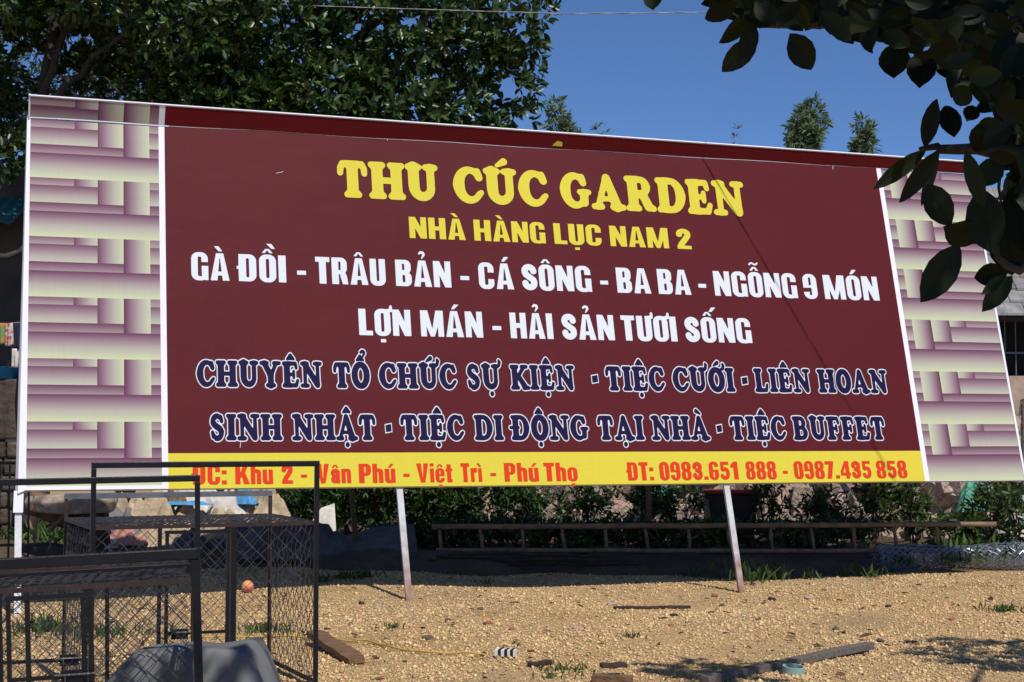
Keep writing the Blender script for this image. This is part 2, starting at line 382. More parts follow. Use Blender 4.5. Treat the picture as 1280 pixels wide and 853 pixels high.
def _sans():
    S = SANS
    def O(wd): return cut(rr(0, -.015, wd, 1.015, .25), rr(.245, .16, wd-.245, .84, .04))
    S['A'] = (.68, cut(poly((0,0),(.68,0),(.475,1),(.205,1)), poly((.245,-.1),(.435,-.1),(.405,.18),(.275,.18)), poly((.29,.34),(.39,.34),(.342,.80),(.338,.80))))
    S['B'] = (.60, cut(un(bx(0,0,.3,1), rr(.02,.455,.585,1,.21), rr(.02,0,.60,.55,.21)), rr(.265,.61,.335,.84,.03), rr(.265,.16,.345,.42,.03)))
    S['C'] = (.60, cut(O(.60), bx(.31,.385,.7,.615)))
    S['D'] = (.60, cut(un(bx(0,0,.3,1), rr(.02,0,.60,1,.24)), rr(.265,.16,.345,.84,.04)))
    S['Đ'] = (.62, un(S['D'][1], bx(-.06,.44,.17,.57)))
    S['G'] = (.61, un(cut(O(.60), bx(.31,.52,.7,.645), bx(.30,.15,.40,.5)), cut(bx(.36,0,.61,.53), rr(.2,.16,.36+.005,.41,.0), poly((.36,.16),(.36,-.1),(.47,-.1),(.455,.06)))))
    S['H'] = (.66, un(bx(0,0,.26,1), bx(.40,0,.66,1), bx(.2,.40,.5,.60)))
    S['I'] = (.27, bx(0,0,.27,1))
    S['K'] = (.68, un(bx(0,0,.26,1), poly((.22,.26),(.22,.52),(.40,1),(.67,1),(.44,.5)), poly((.28,.5),(.46,.66),(.70,0),(.41,0))))
    S['L'] = (.50, un(bx(0,0,.27,1), bx(0,0,.5,.19)))
    S['M'] = (.86, un(bx(0,0,.23,1), bx(.63,0,.86,1), poly((.0,1),(.29,1),(.50,0),(.35,0)), poly((.86,1),(.57,1),(.36,0),(.51,0))))
    S['N'] = (.66, un(bx(0,0,.235,1), bx(.425,0,.66,1), poly((0,1),(.25,1),(.66,0),(.41,0))))
    S['O'] = (.58, O(.58))
    S['P'] = (.58, cut(un(bx(0,0,.27,1), rr(.02,.37,.58,1,.23)), rr(.265,.53,.33,.84,.03)))
    S['R'] = (.62, un(S['P'][1], poly((.27,.45),(.50,.47),(.57,.3),(.61,0),(.34,0),(.31,.3))))
    S['S'] = (.57, un(path(arc(.285,.73,.158,.155,0,180,12)+[(.128,.68),(.16,.60),(.29,.50),(.42,.40),(.445,.32)]+arc(.285,.27,.16,.155,0,-180,12), .126)))
    S['T'] = (.54, un(bx(0,.80,.54,1), bx(.135,0,.405,1)))
    S['U'] = (.60, cut(np.maximum(rr(0,-.015,.60,1.5,.25), GY-1), rr(.26,.17,.34,1.9,.04)))
    S['V'] = (.66, cut(poly((0,1),(.66,1),(.455,0),(.205,0)), poly((.27,1.05),(.39,1.05),(.333,.28),(.327,.28))))
    n_ = cut(np.maximum(rr(0,-.6,.51,.75,.19), -GY), rr(.235,-.6,.285,.57,.03))
    S['n'] = (.51, un(n_, bx(0,0,.235,.735))); S['h'] = (.51, un(n_, bx(0,0,.235,1)))
    S['u'] = (.51, un(cut(np.maximum(rr(0,-.015,.51,1.2,.19), GY-.735), rr(.235,.17,.285,1.5,.03)), bx(.285,0,.51,.735)))
    S['i'] = (.235, bx(0,0,.235,.735))
    S['o'] = (.51, cut(rr(0,-.015,.51,.75,.22), rr(.225,.13,.285,.61,.03)))
    S['e'] = (.51, cut(rr(0,-.015,.51,.75,.22), rr(.225,.43,.285,.61,.03), bx(.26,.235,.7,.33), rr(.225,.13,.285,.33,.03)))
    S['a'] = (.50, un(path([(.125,.50),(.125,.57),(.19,.635),(.30,.635),(.375,.57),(.375,.0)], .115), path([(.36,.40),(.20,.35),(.125,.26),(.125,.15),(.20,.10),(.34,.13)], .105)))
    S['a'] = (.49, np.maximum(S['a'][1], -GY))
    S['t'] = (.37, un(bx(.06,.08,.30,.95), bx(0,.57,.37,.735), rr(.06,-.01,.37,.17,.08)))
    S['r'] = (.41, un(bx(0,0,.235,.735), np.maximum(rr(.1,.40,.62,.75,.15), GX-.41)))
    S['r'] = (.41, cut(S['r'][1], bx(.236,-.1,.6,.50)))
    S['0'] = (.55, O(.55))
    S['1'] = (.42, un(bx(.16,0,.42,1), poly((0,.66),(0,.82),(.20,1),(.28,1),(.28,.66))))
    S['2'] = (.56, un(path([(.125,.70)]+arc(.28,.735,.155,.15,180,0,12)+[(.43,.66),(.36,.52),(.20,.28),(.135,.13)], .122), bx(.012,0,.55,.185)))
    S['3'] = (.56, un(path(arc(.28,.735,.15,.15,190,0,12)+[(.425,.64),(.38,.56),(.26,.525)], .12), path([(.26,.525),(.39,.48),(.435,.38),(.435,.27)]+arc(.28,.265,.155,.155,0,-185,12), .12)))
    S['4'] = (.60, un(bx(.30,0,.53,1), bx(0,.17,.60,.345), poly((0,.345),(0,.42),(.28,1),(.40,1),(.40,.88),(.17,.345))))
    S['5'] = (.56, un(bx(.06,.82,.53,1), bx(.05,.50,.235,.95), path([(.19,.55),(.28,.59),(.39,.56),(.44,.46),(.44,.26)]+arc(.28,.255,.16,.16,0,-168,12), .108)))
    six = cut(rr(0,-.015,.55,1.015,.25), rr(.24,.14,.31,.45,.03), rr(.24,.56,.31,.85,.03), poly((.25,.56),(.25,.70),(.7,.74),(.7,.58)))
    S['6'] = (.55, six)
    S['8'] = (.56, cut(un(rr(.01,.465,.55,1.015,.22), rr(0,-.015,.56,.565,.22)), rr(.245,.63,.315,.86,.03), rr(.245,.13,.315,.43,.03)))
    nine = cut(rr(0,-.015,.55,1.015,.25), rr(.24,.55,.31,.86,.03), rr(.24,.15,.31,.44,.03), poly((.30,.44),(.30,.30),(-.2,.26),(-.2,.42)))
    S['9'] = (.55, nine)
    S['7'] = (.52, un(bx(0,.80,.52,1), poly((.24,.86),(.52,.86),(.33,0),(.06,0))))
    S['.'] = (.25, bx(0,0,.25,.20)); S[':'] = (.25, un(bx(0,0,.25,.21), bx(0,.50,.25,.71))); S['-'] = (.33, bx(0,.30,.33,.47))
_sans()
SERIF = {}
def _serif():
    S = SERIF; K = .07
    def srf(x, y, hw=.155, r=.068): return path([(x-hw, y), (x+hw, y)], r)
    def stem(x, sw=.27, lo=True, hi=True, hw=.155):
        d = bx(x-sw/2, .07, x+sw/2, .93)
        if lo: d = sun_(K, d, srf(x, .068, hw))
        if hi: d = sun_(K, d, srf(x, .932, hw))
        return d
    S['I'] = (.45, stem(.225))
    S['H'] = (.98, un(stem(.225), stem(.755), bx(.3,.43,.7,.57)))
    S['T'] = (.84, sun_(K, stem(.42, hi=False), path([(.09,.66),(.10,.80),(.16,.915),(.30,.92),(.54,.92),(.68,.915),(.74,.80),(.75,.66)], [.062,.07,.075,.078,.078,.075,.07,.062])))
    S['U'] = (.93, sun_(.05, path([(.225,.93),(.225,.40)]+arc(.465,.36,.235,.255,180,360,16)+[(.70,.93)], [.135,.135]+list(np.interp(np.linspace(0,1,17),[0,.3,1],[.135,.115,.092]))+[.09]), srf(.225,.932,.15), srf(.70,.932,.13)))
    cpts = arc(.44,.5,.305,.425,42,322,26); crad = list(np.interp(np.linspace(0,1,27),[0,.15,.5,.85,1],[.07,.078,.142,.08,.062]))
    S['C'] = (.80, sun_(.05, path(cpts, crad), path([(.655,.90),(.70,.72)], [.075,.085]), path([(.68,.24),(.74,.30)], [.05,.055])))
    S['G'] = (.90, sun_(.05, path(arc(.44,.5,.305,.425,42,312,26), crad), path([(.655,.90),(.69,.73)], [.075,.08]), path([(.69,.16),(.69,.42)], [.10,.11]), path([(.56,.465),(.84,.465)], .058)))
    S['O'] = (.86, path(arc(.43,.5,.29,.42,0,360,32), list(.108+.032*np.abs(np.cos(np.linspace(0,2*pi,33))))))
    S['A'] = (1.0, sun_(.05, path([(.46,.93),(.17,.07)], [.075,.068]), path([(.48,.90),(.74,.08)], [.10,.135]), path([(.25,.30),(.66,.30)], .055), srf(.16,.068,.115), srf(.77,.068,.16)))
    S['N'] = (1.0, sun_(.04, path([(.21,.93),(.21,.07)], [.08,.072]), path([(.22,.90),(.77,.12)], [.12,.12]), path([(.80,.93),(.80,.08)], [.072,.085]), srf(.20,.932,.13), srf(.20,.068,.14), srf(.80,.932,.135)))
    S['R'] = (.92, sun_(.045, stem(.225), path([(.25,.92),(.46,.92)]+arc(.47,.71,.175,.205,88,-88,12)+[(.30,.50)], [.07,.07]+list(np.interp(np.linspace(0,1,13),[0,.5,1],[.075,.12,.07]))+[.06]), path([(.44,.50),(.58,.36),(.68,.13),(.83,.075)], [.08,.115,.12,.07])))
    S['D'] = (.92, sun_(.045, stem(.225, hw=.15), path([(.25,.925),(.44,.925)]+arc(.44,.5,.315,.425,88,-88,16)+[(.25,.075)], [.07,.07]+list(np.interp(np.linspace(0,1,17),[0,.5,1],[.075,.14,.075]))+[.07])))
    S['Đ'] = (.94, un(S['D'][1], path([(-.02,.5),(.36,.5)], .058)))
    S['E'] = (.80, sun_(.045, stem(.225, hw=.15), path([(.25,.925),(.62,.925),(.66,.76)], [.07,.07,.062]), path([(.25,.075),(.64,.075),(.71,.26)], [.07,.075,.062]), path([(.25,.50),(.52,.50)], .055), path([(.535,.62),(.535,.38)], .055)))
    S['F'] = (.76, sun_(.045, stem(.225, hw=.16), path([(.25,.925),(.61,.925),(.665,.73)], [.07,.07,.062]), path([(.25,.49),(.52,.49)], .055), path([(.53,.61),(.53,.37)], .055)))
    S['L'] = (.78, sun_(.045, stem(.225), path([(.25,.075),(.62,.075),(.69,.30)], [.07,.075,.06])))
    S['K'] = (.96, sun_(.045, stem(.225), path([(.34,.46),(.70,.90)], [.07,.08]), srf(.73,.932,.13), path([(.42,.55),(.72,.12)], [.10,.13]), srf(.79,.068,.13)))
    S['S'] = (.70, sun_(.04, path(arc(.345,.72,.19,.205,25,180,12)+[(.17,.66),(.24,.57),(.36,.50),(.48,.42),(.53,.32)]+arc(.345,.28,.185,.21,0,-158,12), [.065]+[.08]*4+[.10]*8+[.115]*5+[.10]*9+[.075]*4), path([(.52,.90),(.55,.72)], [.055,.066]), path([(.13,.30),(.155,.12)], [.066,.055])))
    S['Y'] = (.96, sun_(.045, path([(.20,.92),(.47,.46)], [.115,.12]), path([(.74,.92),(.50,.46)], [.07,.085]), path([(.48,.5),(.48,.07)], .128), srf(.19,.932,.14), srf(.76,.932,.13), srf(.48,.068,.16)))
    S['B'] = (.88, sun_(.04, stem(.225, hw=.15), path([(.25,.925),(.44,.925)]+arc(.45,.725,.17,.195,88,-88,10)+[(.3,.52)], [.07,.07]+list(np.interp(np.linspace(0,1,11),[0,.5,1],[.075,.11,.065]))+[.06]), path([(.3,.52),(.46,.52)]+arc(.47,.295,.20,.215,88,-88,10)+[(.25,.075)], [.06,.06]+list(np.interp(np.linspace(0,1,11),[0,.5,1],[.065,.125,.075]))+[.07])))
    S['-'] = (.34, rr(0,.33,.30,.60,.03)); S['-'] = (.34, poly((.03,.32),(.32,.36),(.31,.62),(.02,.58)))
_serif()
def accents(marks, wd, top, serif, base):
    """combining marks over / under a letter of that width and height"""
    c = wd/2; ds = []; y = top; sh = 0.0
    marks = sorted(marks, key=lambda m: {0x323: 0, 0x31B: 1, 0x302: 2}.get(m, 3)); circ = 0x302 in marks
    for m in marks:
        xo = .0
        if m == 0x323: ds.append(path([(c, -.185), (c, -.18)], .092) if serif else bx(c-.10, -.25, c+.10, -.11))
        elif m == 0x31B:
            if serif: ds.append(path([(wd-.16, .93), (wd-.04, .97), (wd+.0, 1.10), (wd-.03, 1.17)], [.05, .065, .07, .045]))
            else: ds.append(path([(wd-.13, .93), (wd+.01, .95), (wd+.02, 1.10)], [.075, .075, .055]))
        elif m == 0x302:
            if serif: ds.append(path([(c-.15, y+.10), (c, y+.24), (c+.15, y+.10)], [.045, .075, .045])); ds.append(poly((c-.15, y+.07), (c+.15, y+.07), (c, y+.28)))
            else: ds.append(cut(poly((c-.20, y+.05), (c-.065, y+.22), (c+.065, y+.22), (c+.20, y+.05)), poly((c-.085, y+.03), (c+.085, y+.03), (c, y+.15))))
        else:
            if circ: xo, y2 = (.17 if m != 0x303 else 0.0), y+(.16 if m != 0x303 else .235)
            else: xo, y2 = 0.0, y
            if circ and serif: xo = .13; y2 = y+.16
            x = c+xo
            if m == 0x300: ds.append(path([(x-.12, y2+.22), (x+.08, y2+.10)], [.085, .035]) if serif else poly((x-.22, y2+.25), (x-.02, y2+.25), (x+.11, y2+.05), (x-.03, y2+.05)))
            if m == 0x301: ds.append(path([(x+.12, y2+.22), (x-.08, y2+.10)], [.085, .035]) if serif else poly((x+.22, y2+.25), (x+.02, y2+.25), (x-.11, y2+.05), (x+.03, y2+.05)))
            if m == 0x303: ds.append(path([(x-.16, y2+.07), (x-.10, y2+.13), (x-.03, y2+.12), (x+.03, y2+.08), (x+.10, y2+.07), (x+.16, y2+.13)], .042))
            if m == 0x309: ds.append(path([(x-.08, y2+.25), (x-.02, y2+.30), (x+.06, y2+.28), (x+.085, y2+.21), (x+.04, y2+.14), (x-.0, y2+.07)], [.05, .055, .058, .055, .042, .03]))
    return ds
def contours(D, iso):
    """marching squares -> closed loops in letter units"""
    I = D < iso; ny, nx = I.shape
    idx = I[:-1, :-1]*1+I[:-1, 1:]*2+I[1:, 1:]*4+I[1:, :-1]*8
    seg = {}
    T = {1: [(3,0)], 2: [(0,1)], 3: [(3,1)], 4: [(1,2)], 5: [(3,2),(1,0)], 6: [(0,2)], 7: [(3,2)], 8: [(2,3)], 9: [(2,0)], 10: [(0,3),(2,1)], 11: [(2,1)], 12: [(1,3)], 13: [(1,0)], 14: [(0,3)]}
    pos = {}
    def ek(j, i, e):
        return {0: (j, i, 0), 1: (j, i+1, 1), 2: (j+1, i, 0), 3: (j, i, 1)}[e]
    def pt(k):
        if k not in pos:
            j, i, t = k; j2, i2 = (j, i+1) if t == 0 else (j+1, i); a, b = D[j, i]-iso, D[j2, i2]-iso
            f = a/(a-b) if a != b else .5
            pos[k] = (_gx[i]+(GS*f if t == 0 else 0), _gy[j]+(GS*f if t == 1 else 0))
        return pos[k]
    for j, i in zip(*np.nonzero((idx > 0) & (idx < 15))):
        for a, b in T[int(idx[j, i])]: seg[ek(j, i, a)] = ek(j, i, b)
    loops = []
    while seg:
        s0, n0 = seg.popitem(); lp = [s0]; k = n0
        while k != s0 and k in seg: lp.append(k); k = seg.pop(k)
        P = [pt(q) for q in lp]
        if len(P) > 3: loops.append(simplify(P, .0035))
    return [l for l in loops if len(l) >= 3]
def simplify(P, eps):
    A = np.array(P); n = len(A); i0 = 0; i1 = int(np.argmax(((A-A[0])**2).sum(1)))
    def dp(seq):
        if len(seq) < 3: return seq
        a, b = A[seq[0]], A[seq[-1]]; e = b-a; l = np.hypot(*e) or 1e-9; q = A[seq]
        d = np.abs((q[:, 0]-a[0])*e[1]-(q[:, 1]-a[1])*e[0])/l; k = int(np.argmax(d))
        if d[k] < eps: return [seq[0], seq[-1]]
        return dp(seq[:k+1])[:-1]+dp(seq[k:])
    s = dp(list(range(i0, i1+1)))[:-1]+dp(list(range(i1, n))+[0])[:-1]
    return [tuple(A[i]) for i in s]
_gc = {}
def glyph(ch, serif, iso=0.0):
    key = (ch, serif, iso)
    if key in _gc: return _gc[key]
    tab = SERIF if serif else SANS
    base, marks = (ch, []) if ch == 'Đ' else (lambda d: (d[0], [ord(c) for c in d[1:]]))(unicodedata.normalize('NFD', ch))
    wd, d = tab[base]; top = 1.0 if base.isupper() else .735
    if base == 'i' and not any(m in (0x300, 0x301, 0x302, 0x303, 0x309) for m in marks): d = un(d, bx(0, .83, .235, 1))
    d = un(d, *accents(marks, wd, top, serif, base)) if marks else d
    tris = []
    lps = contours(d, iso)
    def area(l): return sum(l[i][0]*l[(i+1)%len(l)][1]-l[(i+1)%len(l)][0]*l[i][1] for i in range(len(l)))/2
    def inside(p, l):
        c = False
        for i in range(len(l)):
            (ax, ay), (b_x, by) = l[i], l[i-1]
            if (ay > p[1]) != (by > p[1]) and p[0] < (b_x-ax)*(p[1]-ay)/(by-ay)+ax: c = not c
        return c
    lps = [l for l in lps if abs(area(l)) > 1e-4]
    nest = [sum(inside(l[0], k) for k in lps if k is not l) for l in lps]
    flat = []; t = []
    for i, l in enumerate(lps):
        if nest[i] % 2: continue
        grp = [l]+[k for j, k in enumerate(lps) if nest[j] == nest[i]+1 and inside(k[0], l)]
        b0 = len(flat); t += [tuple(b0+q for q in f) for f in tessellate_polygon([[Vector((x, y, 0)) for x, y in g] for g in grp])]
        flat += [p for g in grp for p in g]
    _gc[key] = (wd, flat, t); return _gc[key]

def lettering(name, words, serif, t0, cap, material, parent, z=.004, outline=None, space=None):
    n = 0; fat = (.012 if outline else .02) if serif else -.009
    for wtxt, s0, s1 in words:
        b = MB(); ob = MB()
        gap = (.035 if serif else .055) + (.02 if outline else 0)
        ws = [glyph(c, serif)[0] for c in wtxt]; tot = sum(ws)+gap*(len(ws)-1); sx = (s1-s0)/tot; x = s0
        for c, wd in zip(wtxt, ws):
            _, P, T = glyph(c, serif, fat); b.add([(x+px*sx, t0+py*cap, z) for px, py in P], T)
            if outline:
                _, P, T = glyph(c, serif, outline); ob.add([(x+px*sx, t0+py*cap, z-.0025+(n % 2)*.0009) for px, py in P], T)
            n += 1; x += (wd+gap)*sx
        for q in ([b, ob] if outline else [b]):          # faces look towards the reader
            for k, f in enumerate(q.f):
                a, c_, d = (Vector(q.v[i]) for i in f)
                if (c_-a).cross(d-a).z < 0: q.f[k] = f[::-1]
        b.build(name, material, parent)
        if outline: ob.build(name+'_outline', M['letter_white'], parent)

def pattern_panel(parent, s0, s1, mirror):
    """printed interlocking bars; uv.x runs dark -> pale across each bar"""
    V, Fc, U = [], [], []
    def quad(a, b, t0, t1, horiz, g0, g1, z=0.0):
        if mirror: a, b = 1-b, 1-a
        i = len(V); xa, xb = s0+(s1-s0)*a, s0+(s1-s0)*b
        if t0 < .05 and mirror: t0 = .008
        V.extend([(xa, t0, z), (xb, t0, z), (xb, t1, z), (xa, t1, z)]); Fc.append((i, i+1, i+2, i+3))
        if horiz: U.extend([g1, g1, g0, g0])
        else:
            l, r = (g0, g1) if not mirror else (g1, g0); U.extend([l, r, r, l])
    n = 6; t_lo, t_hi = .035, BH-.02; th = (t_hi-t_lo)/n
    def tile(tb, h):
        y = lambda f: tb+h*(1-f)
        quad(0, .34, y(.125), y(0), True, .18, .5); quad(.34, .52, y(.125), y(0), False, .1, .8)
        quad(0, .52, y(.42), y(.125), True, .12, .78); quad(0, .72, y(.57), y(.42), True, .08, .42)
        quad(.52, .72, y(.42), y(0), False, .1, .92); quad(.72, .925, y(.57), y(0), False, .05, .92)
        quad(.925, 1, y(.13), y(0), True, .3, .5); quad(.925, 1, y(.41), y(.13), True, .15, .75); quad(.925, 1, y(.57), y(.41), True, .1, .35)
        quad(0, 1, y(1), y(.57), True, .08, 1.0)
    for k in range(n): tile(t_lo+k*th, th)
    me = bpy.data.meshes.new('patterned_panel'); me.from_pydata(V, [], Fc); uv = me.uv_layers.new(name='UVMap')
    for l, u in zip(uv.data, U): l.uv = (u, .5)
    me.materials.append(M['pattern']); o = bpy.data.objects.new('patterned_panel', me); COL.objects.link(o); o.parent = parent
    return t_lo

def billboard():
    root = thing('billboard', 'wide maroon restaurant banner with yellow and white lettering, leaning back on steel posts', 'billboard')
    root.matrix_world = BM
    s_l0, s_l1 = PW-.028, PW+.03; s_r0, s_r1 = BW-PW-.03, BW-PW+.03
    e = .022                                               # white hem at the left edge
    ban = MB(); ban.box((s_l1, YB, -.012), (s_r0, BH, 0))
    banner = ban.build('banner', M['maroon'], root)
    MB().box((s_l1, 0, -.012), (s_r0, YB, 0)).build('yellow_band', M['yellow'], banner)
    MB().box((s_l0, 0, -.012), (s_l1, BH, .001)).build('white_stripe', M['white_vinyl'], banner)
    MB().box((s_r0, 0, -.012), (s_r1, BH, .001)).build('white_stripe', M['white_vinyl'], banner)
    pattern_panel(root, e, s_l0, False); pattern_panel(root, s_r1, BW-.03, True)
    h = MB()                                               # white hems: left edge wraps round the frame, thin along the bottom
    h.add([(-.035,-.03,.0),(e+.012,.0,.002),(e,BH+.03,.002),(-.008,BH+.03,.002)], [(0,1,2,3)])
    h.add([(-.060,-.03,-.07),(-.035,-.03,0),(-.008,BH+.03,.002),(-.014,BH+.03,-.06)], [(0,1,2,3)])
    h.add([(e,0,.0),(s_l0,0,.0),(s_l0,.035,.0),(e,.035,0)], [(0,1,2,3)])
    h.build('white_hem', M['white_vinyl'], root)
    h = MB(); h.box((s_r1, .0, -.012), (BW-.028, .035, -.0025)); h.box((BW-.028, 0, -.03), (BW, BH, .004)); h.build('white_hem', M['white_vinyl'], root)
    MB().box((e, .0, -.03), (BW-.03, BH, -.014)).build('backing', M['steel_white'], root)
    # overhanging strip of an older banner along the top, tilted forward to darken it
    tilt = R(43); top = MB()
    def tp(s):
        k = s/BW; Ls = .215-.075*k; return (s, BH+Ls*cos(tilt), Ls*sin(tilt)+.004)
    N_ = 24
    def strip(a, b, mi):
        for i in range(N_):
            x0 = a+(b-a)*i/N_; x1 = a+(b-a)*(i+1)/N_
            top.add([(x0, BH, .004), (x1, BH, .004), tp(x1), tp(x0)], [(0,1,2,3)], mi)
    strip(s_l1, BW-PW*.05, 0)
    ts = top.build('top_strip', M['maroon_sheenless'], root)
    # remnant of an older accent on the strip
    q0 = bs(696, 187); a = MB(); a.add([(q0[0]-.06, BH+.02, .004+.02*math.tan(tilt)+.004), (q0[0]+.055, BH+.02, .028), (q0[0]+.05, BH+.055, .060), (q0[0]-.01, BH+.065, .070), (q0[0]-.05, BH+.035, .042)], [(0,1,2,3,4)])
    a.build('accent_mark', M['letter_yellow'], ts)
    # same strip over the patterned panel
    V, Fc, U = [], [], []
    def sq(a_, b_, g0, g1, f0, f1):
        i = len(V); x0 = .02+(s_l0-.02)*a_; x1 = .02+(s_l0-.02)*b_
        def m_(x, f): t_ = tp(x); return (x, BH+(t_[1]-BH)*f, .004+(t_[2]-.004)*f)
        V.extend([m_(x0, f0), m_(x1, f0), m_(x1, f1), m_(x0, f1)]); Fc.append((i, i+1, i+2, i+3)); U.extend(g1 if isinstance(g1, list) else [g0, g1, g1, g0])
    sq(0, .34, 0, [.5,.5,.2,.2], .62, 1); sq(.34, .52, .1, .8, .55, 1); sq(0, .52, 0, [.55,.5,.1,.1], 0, .55)
    sq(0, .34, 0, [.2,.2,.1,.1], .55, .62); sq(.52, .72, .1, .9, 0, 1); sq(.72, .925, .05, .9, 0, 1); sq(.925, 1, 0, [.4,.4,.1,.1], 0, 1)
    me = bpy.data.meshes.new('top_strip'); me.from_pydata(V, [], Fc); uv = me.uv_layers.new(name='UVMap')
    for l, u in zip(uv.data, U): l.uv = (u, .5)
    me.materials.append(M['pattern']); o = bpy.data.objects.new('top_strip', me); COL.objects.link(o); o.parent = root
    MB().add([(s_l0,BH,.004),(s_l1,BH,.004),tp(s_l1),tp(s_l0)], [(0,1,2,3)]).build('top_strip', M['white_vinyl'], root)
    tr = MB(); n = 40
    tr.tube([(BW*i/n, tp(BW*i/n)[1]+.006, tp(BW*i/n)[2]) for i in range(n+1)], .011, 5)
    tr.tube([(.008, BH-.02, .006), (.008, BH+.18, .155)], .009, 5)
    tr.build('top_rod', M['white_vinyl'], root)
    cd = MB()
    for i in range(n):
        ya, yb = (BH-.004+.005*sin(k*.9) for k in (i, i+1)); xa, xb = (.01+(BW-.04)*k/n for k in (i, i+1)); wd_ = (.005 if xa < PW else .001)+.0015*sin(i*.5)
        cd.add([(xa, ya-wd_, .0065), (xb, yb-wd_, .0065), (xb, yb+(.004 if xa < PW else .0022), .009), (xa, ya+(.004 if xa < PW else .0022), .009)], [(0,1,2,3)])
    cd.build('seam_cord', M['letter_white'], root)
    # scratches
    for (px, py, dx, dy) in ((345,217,9,-2),(300,560,1,-8),(484,170,0,6),(640,236,-1,8),(748,240,1,6),(1041,205,0,7)):
        a0 = bs(px, py); b0 = bs(px+dx, py+dy); MB().bar((*a0, .003), (*b0, .003), .004, .001).build('scratch', M['white_vinyl'], banner)
    # creases of slack vinyl
    # --- lettering, measured along the sign
    def words(lst, y):
        return [(t, bs(a_, y)[0], bs(b_, y)[0]) for t, a_, b_ in lst]
    def line(name, lst, serif, y_l, y_r, mat_, outline=None, pad=0):
        (x1, t1, b1), (x2, t2, b2) = y_l, y_r
        tb = (bs(x1, b1)[1]+bs(x2, b2)[1])/2; tt = (bs(x1, t1)[1]+bs(x2, t2)[1])/2; cap = tt-tb
        wl = []
        for t, a_, b_ in lst:
            ya = b1-.5*(b1-t1)+((b2-.5*(b2-t2))-(b1-.5*(b1-t1)))*((a_+b_)/2-x1)/(x2-x1)
            wl.append((t, bs(a_+pad, ya)[0], bs(b_-pad, ya)[0]))
        if outline: tb += .028*cap; cap *= .93
        return lettering(name, wl, serif, tb, cap, mat_, banner, outline=outline)
    line('lettering', [('THU',421.4,548.3),('CÚC',567.4,683.8),('GARDEN',701.3,929.2)], True, (440,201.4,246.4), (900,227.5,268.8), M['letter_yellow'])
    line('lettering', [('NHÀ',511.1,581.6),('HÀNG',592,681.4),('LỤC',691.9,751.4),('NAM',761.9,835.2),('2',845,863.8)], False, (530,272,298.7), (820,284.6,310.6), M['letter_yellow'])
    line('lettering', [('GÀ',238.7,286.9),('ĐỒI',297.8,357.7),('-',370.8,382.6),('TRÂU',394,482),('BẢN',494,563.6),('-',574.8,586.4),('CÁ',597.8,641.8),('SÔNG',652,738.9),('-',749.4,759.9),('BA',770.2,812.8),('BA',821.6,862.8),('-',872,882.2),('NGỖNG',892,995.5),('9',1003.5,1021),('MÓN',1029.2,1097.4)], False, (250,316.6,352), (1090,345.2,375), M['letter_white'])
    line('lettering', [('LỢN',448,513.6),('MÁN',525.3,603.3),('-',614.8,626.4),('HẢI',637.2,691),('SẢN',701.9,767.5),('TƯƠI',776.3,845.6),('SỐNG',855.8,938.7)], False, (450,386.7,420.3), (930,397.5,428.7), M['letter_white'])
    line('lettering', [('CHUYÊN',244.8,403.8),('TỔ',414.7,463.5),('CHỨC',472.5,571.7),('SỰ',581.5,626.8),('KIỆN',636.6,719.4),('-',738.1,748.8),('TIỆC',755,831.6),('CƯỚI',839.4,919),('-',925.3,935.6),('LIÊN',941.3,1013.8),('HOAN',1020.6,1109.7)], True, (260,451.0,486.2), (1100,460.6,490.8), M['letter_navy'], outline=.056, pad=1.5)
    line('lettering', [('SINH',260.4,354.1),('NHẬT',363.9,471.3),('-',480.3,490.9),('TIỆC',498.7,581.1),('DI',591.3,630.3),('ĐỘNG',637.3,736.6),('TẠI',745,805.9),('NHÀ',812.8,887.8),('-',894,903.8),('TIỆC',910.6,983.1),('BUFFET',989.4,1107.5)], True, (270,517,552.2), (1100,519.7,550.0), M['letter_navy'], outline=.056, pad=1.5)
    line('lettering', [('ĐC:',240.7,283.7),('Khu',293.8,341.4),('2',351.8,366.5),('-',375.9,384),('Vân',395.5,438.9),('Phú',448.3,494.4),('-',503.8,512),('Việt',520.6,565.6),('Trì',576,602.4),('-',612.5,620),('Phú',630,673.3),('Thọ',679.5,721.8),('ĐT:',784,816.9),('0983.651',824,922.5),('888',931.9,970.3),('-',978,984.4),('0987.435',992,1088.8),('858',1095,1133.4)], False, (300,582.3,606.2), (1125,574.6,597.2), M['letter_red'])
    # --- steelwork
    def loc(p): return BMi @ Vector(p)
    fr = MB()
    for t_ in (.03, BH*.33, BH*.66, BH-.03): fr.bar((0, t_, -.06), (BW, t_, -.06), .05, .05)
    for s_ in (.03, 2.2, 4.4, 6.4, 8.6, BW-.03): fr.bar((s_, 0, -.10), (s_, BH, -.10), .04, .04, up=(0,0,1))
    fr.build('frame', M['steel_white'], root)
    for s_, wdt, drop in ((3.5882, .062, 1.20), (7.1303, .062, 1.33)):
        p = MB(); zb = -(drop)/BV.z
        p.bar((s_-.04, .04, -.045), (s_, zb, -.045), wdt, .035, up=(0,0,1)); p.build('post', M['post_paint'], root)
    p = MB(); p.bar((-.03, 0, -.08), (-.02, -1.2/BV.z, -.08), .06, .045); p.build('post', M['steel_white'], root)
    p = MB(); p.add([(-.075,-.2,-.03),(.012,-.2,-.03),(.015,0.0,-.02),(-.07,0,-.02)], [(0,1,2,3)]); p.build('hem_flap', M['white_vinyl'], root)
